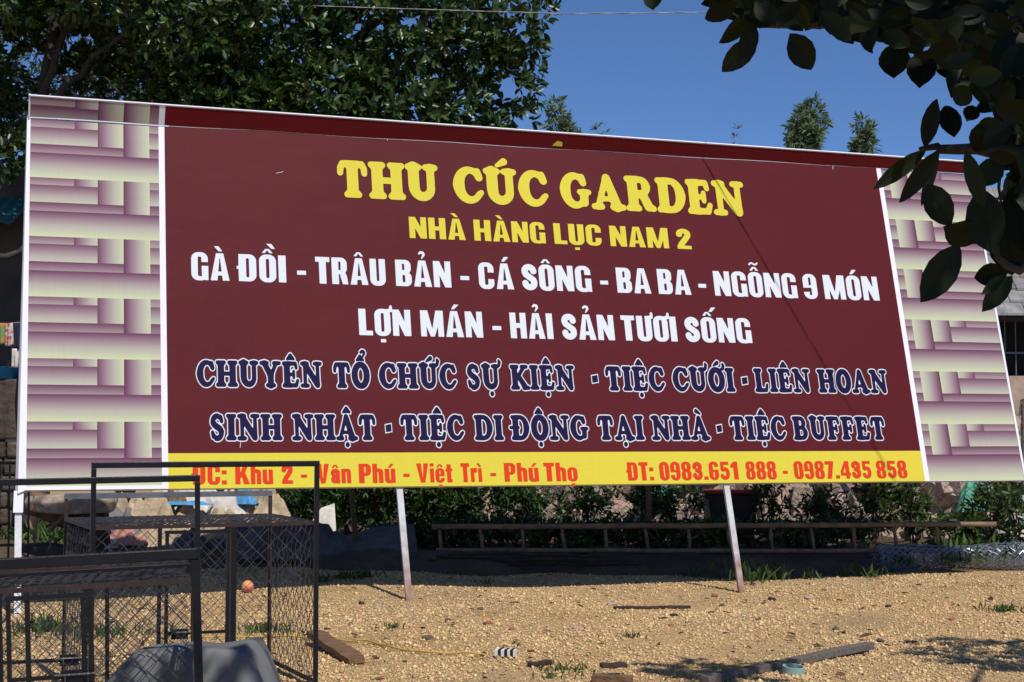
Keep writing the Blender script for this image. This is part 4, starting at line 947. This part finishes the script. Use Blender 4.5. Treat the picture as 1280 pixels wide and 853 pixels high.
plank('narrow brown stick with a split end near the grass tuft', (662, 833), (690, 829), .06, .025, M['wood_dark'])
def tape():
    p = grd(991, 843); b = MB(); ro, ri, h = .075, .062, .042; n = 28
    b.lathe([(ri, 0), (ro, 0), (ro, h), (ri, h), (ri, 0)], n); o = b.build('tape_roll', M['tape'], None, (p.x, p.y - .02, gzf(p.x, p.y) + .012)); o.rotation_euler = (R(6), R(4), 0)
    tag(o, 'pale mint tape roll beside the long grey timber', 'tape roll')
tape()
def cassette():
    p = grd(632, 822); t = thing('striped_block', 'small white plastic block with black bands on the gravel', 'block', (p.x, p.y, gzf(p.x, p.y) + .01), (0, 0, R(-12)))
    MB().box((-.075, -.05, 0), (.075, .05, .05)).build('body', M['plastic_bw'], t, bevel=.004)
    for x in (-.035, .012, .055): MB().box((x - .011, -.052, .002), (x + .011, .052, .052)).build('band', M['black_plastic'], t)
cassette()
def hose():
    px = [(250, 798), (330, 795), (400, 799), (430, 802), (460, 803), (490, 813), (530, 819), (575, 820), (612, 821)]
    P = [grd(*q) for q in px]; pts = []
    for i in range(len(P) - 1):
        for j in range(6): q = P[i].lerp(P[i + 1], j / 6); pts.append((q.x, q.y + .01 * sin(len(pts) * .8), gzf(q.x, q.y) + .02 + .006 * sin(len(pts) * .9)))
    tag(MB().tube(pts, .0075, 6).build('hose', M['hose'], None, smooth=True), 'thin yellow hose snaking over the gravel from the cages', 'hose')
    P = [grd(*q) for q in [(836, 834), (880, 835), (930, 834), (975, 833)]]; pts = [(q.x, q.y, gzf(q.x, q.y) + .012) for q in P]
    tag(MB().tube(pts, .006, 5).build('cord', M['hose'], None), 'faint yellow cord lying behind the long grey timber', 'cord')
hose()
def ball():
    p = grd(309.5, 738, .08); z = gzf(p.x, p.y); b = MB(); r = .062; n = 16
    prof = [(r * sin(pi * i / 12), r - r * cos(pi * i / 12)) for i in range(13)]; prof[0] = (.0005, 0); prof[-1] = (.0005, 2 * r)
    b.lathe(prof, n); o = b.build('ball', M['orange'], None, (p.x, p.y, z), smooth=True); tag(o, 'small orange and pink ball at the edge of the shade', 'ball')
ball()
def stones():
    def rock(r, seed, n=10):
        rg = random.Random(seed); b = MB(); prof = [(r * (.15 + .85 * sin(pi * (i + .5) / 6)), r * .62 * (1 - cos(pi * i / 5))) for i in range(6)]
        b.lathe(prof, n); b.v = [tuple(c * (1 + rg.uniform(-.16, .16)) for c in v) for v in b.v]; b.add([(0, 0, r * 1.25)], []); k = len(b.v) - 1; b.f += [(5*n+i, 5*n+(i+1)%n, k) for i in range(n)]; b.mi += [0] * n
        return b
    src = {}
    spots = [(468, 741), (500, 736), (690, 752), (765, 752), (893, 742), (889, 762), (965, 745), (1010, 745), (1030, 738), (560, 776), (452, 757), (472, 762), (610, 783), (600, 762), (842, 770), (930, 765), (640, 790), (1045, 785), (1110, 756), (1180, 733), (1190, 775), (535, 800), (505, 828), (720, 790), (838, 784), (1100, 800)]
    for i, (px, py) in enumerate(spots):
        k = i % 4; p = grd(px, py)
        mk = ('brick', 'wallstone', 'wood_dark', 'stone')[k]
        if k not in src:
            o = rock(.045, k).build('small_stone', M[mk]); src[k] = o
        else: o = src[k].copy(); COL.objects.link(o)
        s = random.uniform(.4, .95); o.location = (p.x, p.y, gzf(p.x, p.y) - .008); o.rotation_euler.z = random.uniform(0, 6); o.scale = (s * random.uniform(1, 1.4), s, s * .8)
        tag(o, ('reddish brick chip lying on the sunlit gravel', 'brown rough stone lying on the sunlit gravel', 'dark brown clod lying on the sunlit gravel', 'pale rough stone lying on the sunlit gravel')[k], ('brick chip', 'stone', 'clod', 'stone')[k],
            ('brick chips on the gravel', 'brown stones on the gravel', 'dark clods on the gravel', 'pale stones on the gravel')[k])
stones()
def pebbles():
    n = 180000; rg = np.random.default_rng(3)
    y = rg.uniform(9.2, 18.2, n); x = rg.uniform(-.36, .36, n) * y * 1.02; z = gz(x, y)
    den = np.sin(x * 2.1 + 1.3) * np.sin(y * 1.7) + .6 * np.sin(x * 5.3 - y * 3.1); k = rg.uniform(-1.7, 1.7, n) < 1.5 * den + .75 + .5 * np.sin(x * 13 + 2 * np.sin(y * 4)) * np.sin(y * 9); x, y, z = x[k], y[k], z[k]; n = len(x)
    s = np.minimum(rg.gamma(1.9, .0026, n) + .003, .026)
    base = np.array([(1, 0, 0), (0, 1, 0), (-1, 0, 0), (0, -1, 0), (0, 0, .7), (0, 0, -.5)], float)
    V = base[None] * (1 + rg.uniform(-.35, .35, (n, 6, 3))) * s[:, None, None]; a = rg.uniform(0, 6.28, n); c, d = np.cos(a)[:, None], np.sin(a)[:, None]
    V = np.stack([V[..., 0] * c - V[..., 1] * d, V[..., 0] * d + V[..., 1] * c, V[..., 2]], -1) + np.stack([x, y, z + s * .25], -1)[:, None]
    F = np.array([(0, 1, 4), (1, 2, 4), (2, 3, 4), (3, 0, 4), (1, 0, 5), (2, 1, 5), (3, 2, 5), (0, 3, 5)]); Q = (np.arange(n) * 6)[:, None, None] + F
    tag(np_mesh('pebbles', V.reshape(-1, 3), Q.reshape(-1, 3), M['pebble']), kind='stuff')
pebbles()
def litter():
    rg = np.random.default_rng(21); n = 420; y = rg.uniform(9.6, 18.5, n); x = rg.uniform(-.35, .36, n) * y; P = np.stack([x, y, gz(x, y) + rg.uniform(.008, .03, n)], -1)
    a = rg.uniform(0, 6.28, n); D = np.stack([np.cos(a), np.sin(a), rg.normal(size=n) * .15], -1); N_ = np.stack([rg.normal(size=n) * .3, rg.normal(size=n) * .3, np.ones(n)], -1)
    L_ = rg.gamma(4, .012, n) + .02; tag(leaf_mesh('leaf_litter', P, D, N_, L_, L_ * rg.uniform(.25, .5, n), M['litter'], droop=.1), kind='stuff')
litter()
def grass():
    rg = np.random.default_rng(9); P, D, Nn, Lg, Wd = [], [], [], [], []
    for px, py, rad, n, ln in [(705, 836, .20, 46, .055), (688, 845, .10, 20, .05), (725, 840, .2, 24, .045), (935, 727, .35, 40, .26), (968, 724, .22, 22, .22), (1130, 716, .30, 60, .14), (1215, 712, .45, 160, .22), (1240, 705, .4, 120, .25), (1195, 716, .25, 60, .15), (1258, 765, .25, 80, .08), (430, 736, .25, 70, .10), (455, 733, .2, 50, .10),
                               (400, 740, .2, 40, .1), (330, 788, .3, 90, .09), (60, 792, .45, 160, .12), (130, 796, .4, 120, .10), (870, 722, .2, 20, .12), (1060, 720, .25, 26, .12), (1010, 724, .2, 22, .14), (35, 700, .6, 160, .25), (90, 705, .5, 120, .22), (790, 800, .12, 20, .06), (490, 785, .12, 26, .06), (1090, 722, .2, 30, .14), (1165, 712, .3, 70, .16), (610, 733, .2, 16, .08)]:
        g = grd(px, py)
        for _ in range(n):
            a = rg.uniform(0, 6.28); r = rad * abs(rg.normal()) * .6; x, y = g.x + cos(a) * r, g.y + sin(a) * r; zz = gzf(x, y) + (.17 * min(1, max(0, (y - 17.9) / .9)))
            P.append((x, y, zz)); D.append((rg.normal() * .55, rg.normal() * .55, 1)); Nn.append(rg.normal(size=3)); l = ln * rg.uniform(.5, 1.3); Lg.append(l); Wd.append(.008 + l * .03)
    tag(leaf_mesh('grass', P, D, np.array(Nn), Lg, Wd, M['grass'], prof=((.15, .5), (.6, .35)), droop=.25), kind='stuff')
grass()

# ------------------------------------------------------------------ along the back fence
def ladder():
    dep = 18.6; A = at(540, 659, dep); t = thing('bamboo_ladder', 'long bamboo ladder lying on its side along the fence', 'ladder', (A.x, dep, 0)); O = Vector((A.x, dep, 0))
    def rail(px0, y0, px1, y1, r, s):
        m = MB(); P = [at(px0 + (px1 - px0) * i / 4, y0 + (y1 - y0) * i / 4, dep) - O for i in range(5)]; limb(m, [tuple(p) for p in P], r * 1.05, r * .9, 8, .008, s); m.build('rail', M['bamboo'], t, smooth=True)
    rail(540, 659, 1245, 655.5, .033, 1); rail(545, 688, 1180, 689, .028, 2)
    for i in range(13):
        x = 549 + 51.8 * i; y1 = 689; top = at(x - 2 * (i % 2), 658, dep) - O; bot = at(x + 2.5, y1, dep + .02) - O
        MB().tube([tuple(top), tuple((top + bot) / 2 + Vector((random.uniform(-.01, .01), 0, 0))), tuple(bot)], [.019, .023, .021], 7).build('rung', M['bamboo'], t, smooth=True)
ladder()
def poles():
    for i, (lab, a, b, r) in enumerate([('dark pole lying behind the left white post at ground level', (535, 702), (790, 700), .025), ('reddish rod lying on the soil in front of the ladder', (600, 708), (800, 706), .014), ('crooked dark branch lying on the soil left of centre', (545, 695), (700, 704), .02), ('pale pole lying under the lower ladder rail', (560, 693), (760, 695), .022)]):
        A = at(*a, 18.25); B = at(*b, 18.35); m = MB(); limb(m, [(0, 0, 0), tuple((B - A) * .35 + Vector((0, 0, .015))), tuple((B - A) * .7), tuple(B - A)], r, r * .8, 7, .02, i + 7)
        tag(m.build('pole', M['rust_steel' if i == 1 else 'wood_dark'], None, tuple(A), smooth=True), lab, 'pole')
poles()
def wire_roll():
    A = at(1096, 698, 18.55); B = at(1330, 694, 18.75); ax = B - A; Ln = ax.length; ax.normalize(); t = Vector((0, 0, 1)); s = ax.cross(t).normalized(); m = MB(); rg = random.Random(2)
    for lay, r0 in enumerate((.155, .12, .085)):
        n = 26 - lay * 5; p = .045; m_ = int(Ln / p)
        for j in range(n):
            pts = []
            for i in range(m_ + 1):
                th = 2 * pi * (j + ((i + j) % 2)) / n; r = r0 * (1 + rg.uniform(-.09, .09)) * (1 + .12 * sin(i * .21 + lay)); x = i * p + rg.uniform(-.008, .008)
                pts.append(ax * x + s * (r * cos(th) * 1.25) + t * (r * sin(th) * .92))
            m.tube(pts, .0036, 3, cap=False)
    tag(m.build('fencing_roll', M['wire_bright'], None, tuple(A)), 'silver roll of chain-link wire lying on the soil at the right', 'wire roll')
wire_roll()
def fence():
    y = 21.6; t = thing('chain_link_fence', 'sagging chain-link fence along the back of the yard', 'fence', (-3.2, y, .15)); m = MB(); chainlink(m, (0, 0, .05), (1, 0, 0), (0, 0, 1), 12.4, 1.75, .085, .0042, .1); m.build('wire_panel', M['wire_grey'], t)
    for i in range(7): MB().tube([(i * 2.05, 0, -.2), (i * 2.05 + .03, 0, 1.9)], .03, 7).build('post', M['wood_grey'], t)
fence()
def rubble_wall():
    y = 22.4; t = thing('rubble_bank', 'pale tumbled rubble bank behind the chain-link fence', 'rubble bank', (.2, y, .1)); rg = random.Random(3); m = MB()
    for i in range(430):
        s = rg.choice((.07, .1, .12, .16, .22, .3)) * rg.uniform(.8, 1.2); h = rg.uniform(0, 1.75); c = Vector((rg.uniform(-.4, 8.7), -.32 + .42 * h + rg.uniform(-.08, .08), h))
        rot = Matrix.Rotation(rg.uniform(0, 6.28), 3, Vector((rg.uniform(-1, 1), rg.uniform(-1, 1), rg.uniform(-1, 1))).normalized()); f = (rg.uniform(.7, 1.3), rg.uniform(.6, 1.1), rg.uniform(.45, .9))
        vs = [c + rot @ Vector((sx * s * f[0] * rg.uniform(.65, 1.05), sy * s * f[1] * rg.uniform(.65, 1.05), sz * s * f[2] * rg.uniform(.65, 1.05))) for sx, sy, sz in ((-1,-1,-1),(1,-1,-1),(1,1,-1),(-1,1,-1),(-1,-1,1),(1,-1,1),(1,1,1),(-1,1,1))]
        m.add(vs, [(0,3,2,1),(4,5,6,7),(0,1,5,4),(1,2,6,5),(2,3,7,6),(3,0,4,7)])
    m.build('stonework', M['stone'], t, bevel=.014)
    MB().add([(-.6,-.3,-.1),(8.9,-.3,-.1),(8.9,.45,1.8),(-.6,.45,1.8),(-.6,.9,-.1),(8.9,.9,-.1)], [(0,1,2,3),(3,2,5,4),(0,3,4),(1,5,2),(0,4,5,1)]).build('core', M['plaster'], t)
rubble_wall()
def shrub(label, px, dep, wd, ht, n, lm='leaf_shrub', Lr=(.06, .12), wr=(.25, .38), k=8, z0=.15, group='shrubs along the fence', name='shrub'):
    x = (px - 640) / F_PX * dep; t = thing(name, label, 'shrub', (x, dep, z0), group=group); m = MB(); ls = []
    for i in range(6):
        a = RNG.uniform(0, 6.28); q = (cos(a) * wd * .35, sin(a) * .18, ht * RNG.uniform(.65, .95)); limb(m, [(cos(a) * .03, sin(a) * .03, -.1), (q[0] * .5, q[1] * .5, q[2] * .5), q], .014, .005, 5, .02, int(px) + i)
        ls.append(((x + q[0] * .9, dep + q[1], z0 + q[2] * .9), (wd * .3, .22, ht * .25), n // 9)); 
    ls.append(((x, dep, z0 + ht * .45), (wd * .5, .25, ht * .45), n // 3)); m.build('stem', M['wood_dark'], t)
    crown('foliage', ls, M[lm], t, (x, dep, z0), k=k, Lr=Lr, wr=wr, shell=.05, spread=1.1)
for lab, px, dep, wd, ht, n in [('bright shrub right behind the upper rail of the tallest cage', 368, 20.9, 1.0, .98, 330), ('leafy shrub right of the white torn board', 445, 20.7, 1.0, 1.0, 420), ('dense shrub left of the first white post top', 490, 20.4, .9, 1.0, 280),
                                ('dense shrub just right of the first white post', 545, 20.3, 1.0, 1.0, 330), ('broad bushy shrub under the middle of the yellow band', 605, 20.2, 1.1, .95, 230), ('thinner shrub in front of the left end of the rubble', 665, 20.6, 1.0, .95, 150), ('sparse dark shrub below the phone lettering', 730, 20.5, .95, .95, 110),
                                ('dark shrub behind the centre brace', 795, 20.4, .9, .95, 110), ('thin shrub left of the dark bin', 850, 20.7, .8, .9, 80)]: shrub(lab, px, dep, wd, ht, n)
for lab, px, dep, wd, ht, n in [('spindly sapling between bin and second white post', 960, 20.6, .6, .95, 70), ('tall thin sapling left of the right brace', 1085, 20.3, .8, 1.05, 120), ('leafy low plant under the sunlit ladder end', 1185, 19.6, .8, .5, 120), ('spindly plant right of the ladder end', 1235, 19.9, .6, .95, 60), ('pale weedy plant at the right photo edge', 1275, 19.3, .5, .8, 60), ('dark vine climbing beside the green bag', 1258, 21.3, .4, 1.15, 130), ('narrow weed beside the sunlit ladder rung', 1140, 20.2, .5, .95, 70), ('thin scrub behind the right ladder rungs', 1020, 20.5, .8, .75, 90)]: shrub(lab, px, dep, wd, ht, n, lm='leaf_fine', Lr=(.07, .14))
for lab, px in [('low dark undergrowth at the left foot of the fence', 560), ('low dark undergrowth behind the middle ladder rungs', 700), ('low dark undergrowth below the dark bin', 840), ('low dark undergrowth by the right ladder half', 1000)]:
    shrub(lab, px, 19.45, 1.7, .42, 420, lm='leaf', Lr=(.06, .11), group='undergrowth behind the ladder', name='undergrowth')
def bin_():
    dep = 20.9; p = at(914, 660, dep); t = thing('waste_bin', 'dark plastic bin with a red lid behind the second white post', 'bin', (p.x, dep, .15)); b = MB()
    b.add([(-.26,-.2,0),(.26,-.2,0),(.26,.2,0),(-.26,.2,0),(-.33,-.25,.68),(.33,-.25,.68),(.33,.25,.68),(-.33,.25,.68)], [(0,3,2,1),(4,5,6,7),(0,1,5,4),(1,2,6,5),(2,3,7,6),(3,0,4,7)]); b.build('body', M['bin'], t, bevel=.02)
    MB().box((-.36, -.28, .682), (.36, .28, .74)).build('lid', M['red'], t, bevel=.02)
bin_()
drape('sack', 'sea-green bag hanging on the fence near the right edge', 'bag', M['greenbag'], heap_at(1218, 22.0, .55), .26, .18, .45, 21, wr=.05, flat=.4, n=24)
drape('sack', 'pale green plastic scrap behind the middle of the fence', 'bag', M['greenbag'], heap_at(818, 22.0, .75), .26, .15, .3, 22, wr=.08, flat=.3, n=24)
drape('rubble_heap', 'white rubble heap at the right photo edge behind the weeds', 'rubble', M['cloth_white'], heap_at(1290, 21.0, .1), .5, .35, .75, 23, wr=.12, flat=.2, n=30)

# ------------------------------------------------------------------ houses at both sides
def house_right():
    dep = 23.4; x0 = (1205 - 640) / F_PX * dep; t = thing('tiled_house', 'old house with grey tiled roof and dark barred opening at right', 'house', (x0, dep, 0)); W_ = 4.2
    zt = at(1250, 237, dep + 1.9).z; ze = at(1250, 396, dep - .25).z; zo = at(1250, 470, dep).z
    MB().box((0, 0, 0), (W_, .25, zo)).build('wall', M['plaster'], t)
    MB().box((0, .5, zo), (W_, .75, ze + .3)).build('wall', M['void'], t)  # near-black sheet stands in for the unlit room behind the bars
    MB().box((.0, 0, zo), (.22, .25, ze)).build('wall', M['plaster_dark'], t)
    f = MB()
    for i in range(9): f.bar((.5 + i * .16, .1, zo), (.5 + i * .16, .1, ze), .014)
    f.bar((.22, .1, zo + .35), (W_, .1, zo + .35), .025); f.build('window_bars', M['steel_grey'], t)
    m = MB(); rg = random.Random(5); nr = 11
    for r in range(nr):
        a, b = r / nr, (r + 1.25) / nr; y0, y1 = -.35 + 2.3 * a, -.35 + 2.3 * b; z0, z1 = ze + (zt - ze) * a, ze + (zt - ze) * b; x = -.25 + (r % 2) * .14
        while x < W_ + .2:
            wv = .27 * rg.uniform(.85, 1.1); j = rg.uniform(-.015, .015)
            m.add([(x, y0 + j, z0 + .05), (x + wv, y0 + j, z0 + .05 + rg.uniform(-.01, .01)), (x + wv, y1, z1), (x, y1, z1), (x, y0 + j, z0 + .012), (x + wv, y0 + j, z0 + .012), (x + wv, y1, z1 - .04), (x, y1, z1 - .04)], [(0,1,2,3),(4,7,6,5),(0,4,5,1),(1,5,6,2),(2,6,7,3),(3,7,4,0)]); x += wv + .008
    m.build('roof', M['tile'], t)
    MB().add([(-.2, -.3, ze - .03), (W_, -.3, ze - .03), (W_, 2.0, zt - .1), (-.2, 2.0, zt - .1), (-.2, 2.0, ze - .03), (W_, 2.0, ze - .03)], [(0,1,2,3),(0,4,5,1),(0,3,4),(1,5,2),(4,3,2,5)]).build('roof_base', M['plaster_dark'], t)
house_right()
def house_left():
    dep = 22.5; x1 = (60 - 640) / F_PX * dep; t = thing('shed', 'dim shed with a teal sheet awning at the left edge', 'shed', (x1 - 3.4, dep, 0))
    zb, zt2 = at(0, 283, dep - 1).z, at(0, 222, dep + .8).z
    MB().box((0, 0, 0), (3.4, .2, zt2)).build('wall', M['plaster_dark'], t)
    m = MB(); m.grid(lambda u, v: (-.3 + 3.5 * u, -1.1 + 2.0 * v, zb + (zt2 - zb) * v + .28 * (u - .85) + .022 * sin(u * 120)), 150, 6); m.build('awning', M['teal'], t, smooth=True, solid=.006)
    for x in (.2, 2.9): MB().tube([(x, -.9, 0), (x, -.9, zb + .05)], .04, 7).build('awning_post', M['bark'], t)
house_left()
def left_things():
    d = 20.8; b = MB(); rg = random.Random(8); pw = thing('brick_wall', 'mossy brown stone wall below the blue basin at the left', 'wall', (-8.3, d, 0))
    for r in range(7):
        x = rg.uniform(0, .2)
        while x < 1.9:
            wv = rg.uniform(.2, .4); c = Vector((x + wv / 2, 0, .1 + r * .22))
            b.add([c + Vector((sx * wv / 2 * rg.uniform(.82, 1), sy * .17 * rg.uniform(.85, 1.1), sz * .11 * rg.uniform(.82, 1))) for sx, sy, sz in ((-1,-1,-1),(1,-1,-1),(1,1,-1),(-1,1,-1),(-1,-1,1),(1,-1,1),(1,1,1),(-1,1,1))], [(0,3,2,1),(4,5,6,7),(0,1,5,4),(1,2,6,5),(2,3,7,6),(3,0,4,7)]); x += wv
    b.build('stonework', M['wallstone'], pw, bevel=.03); MB().box((.05, -.08, 0), (1.9, .12, 1.5)).build('core', M['plaster_dark'], pw)
    top = at(10, 474, d - .1); zt = top.z
    for zz in (zt,): pass
    MB().box((.0, -.17, 1.56), (1.95, .17, zt)).build('coping', M['wallstone'], pw, bevel=.03)
    bm_ = MB(); bm_.lathe([(.001, 0.0), (.17, 0), (.23, .15), (.245, .155), (.225, .15), (.165, .015), (.001, .012)], 22); o = bm_.build('basin', M['basin'], None, (at(6, 474, d).x, d - .02, zt + .003), smooth=True); tag(o, 'bright blue plastic basin on the stone wall at the left edge', 'basin')
    L0, L1 = at(-60, 404, 20.6), at(34, 402, 20.6); m = MB(); m.tube([tuple(L0.lerp(L1, i / 6) - Vector((0, 0, .03 * sin(pi * i / 6)))) for i in range(7)], .005, 5); tag(m.build('clothesline', M['cable']), 'thin washing line strung behind the left post', 'clothesline')
    for lab, px0, px1, y1, mk in (('orange and green garment at the left end of the washing line', -2, 5.5, 431, 'garment_orange'), ('red and white checked garment in the middle of the line', 7, 15.5, 433, 'garment_red'), ('navy garment at the right end of the washing line', 18, 28, 436, 'garment_navy'), ('pale cloth hanging below the navy garment', 15, 25, 460, 'cloth_white')):
        a = at(px0, 404 if 'pale' not in lab else 436, 20.58); c = at(px1, y1, 20.58); m = MB(); m.grid(lambda u, v: (a.x + (c.x - a.x) * u * (1 + .1 * v), 20.58 + .03 * sin(u * 9) * v, a.z + (c.z - a.z) * v), 8, 8); tag(m.build('garment', M[mk], None, smooth=True, solid=.01), lab, 'garment', 'clothes on the washing line')
    m = MB(); limb(m, [tuple(at(-40, 322, 20.2)), tuple(at(8, 321, 20.2)), tuple(at(26, 314, 20.3)), tuple(at(40, 300, 20.4))], .05, .03, 7, .02, 9); tag(m.build('branch', M['bark'], None, smooth=True), 'bare grey branch crossing below the teal awning', 'branch')
    r = thing('metal_railing', 'dark metal railing at the far left behind the billboard edge', 'railing', (at(-60, 700, 17.6).x, 17.6, .08)); m = MB()
    z1 = at(0, 579, 17.6).z - .08
    m.bar((0, 0, z1), (.95, 0, z1), .035)
    MB().bar((0, 0, .3), (.95, 0, .3), .03).build('rail', M['black_steel'], r)
    m.build('rail', M['black_steel'], r)
    for i in range(8): MB().bar((.08 + i * .11, 0, 0), (.08 + i * .11, 0, z1 - .02), .018).build('bar', M['black_steel'], r)
left_things()
def cable():
    P = [(-6.0, 23.4, 8.4), (-3.6, 21.4, 7.62), (-1.0, 19.32, 6.96), (.6, 18.05, 6.56), (2.19, 16.79, 6.23), (4.6, 14.9, 5.86), (9.5, 11.0, 5.6)]
    P = [Vector(p) for p in P]; pts = []
    for i in range(len(P) - 1):
        for j in range(40): pts.append(P[i].lerp(P[i + 1], j / 40))
    d = (P[-1] - P[0]).normalized(); s = d.cross(Vector((0, 0, 1))).normalized(); u = s.cross(d); t = thing('overhead_cable', 'twisted pale power cable crossing the sky above the billboard', 'cable', tuple(pts[0]))
    for k in (0, 1): MB().tube([tuple(p - pts[0] + s * .004 * cos(i * .42 + k * pi) + u * .004 * sin(i * .42 + k * pi)) for i, p in enumerate(pts)], .004, 5).build('strand', M['cable'], t)
cable()
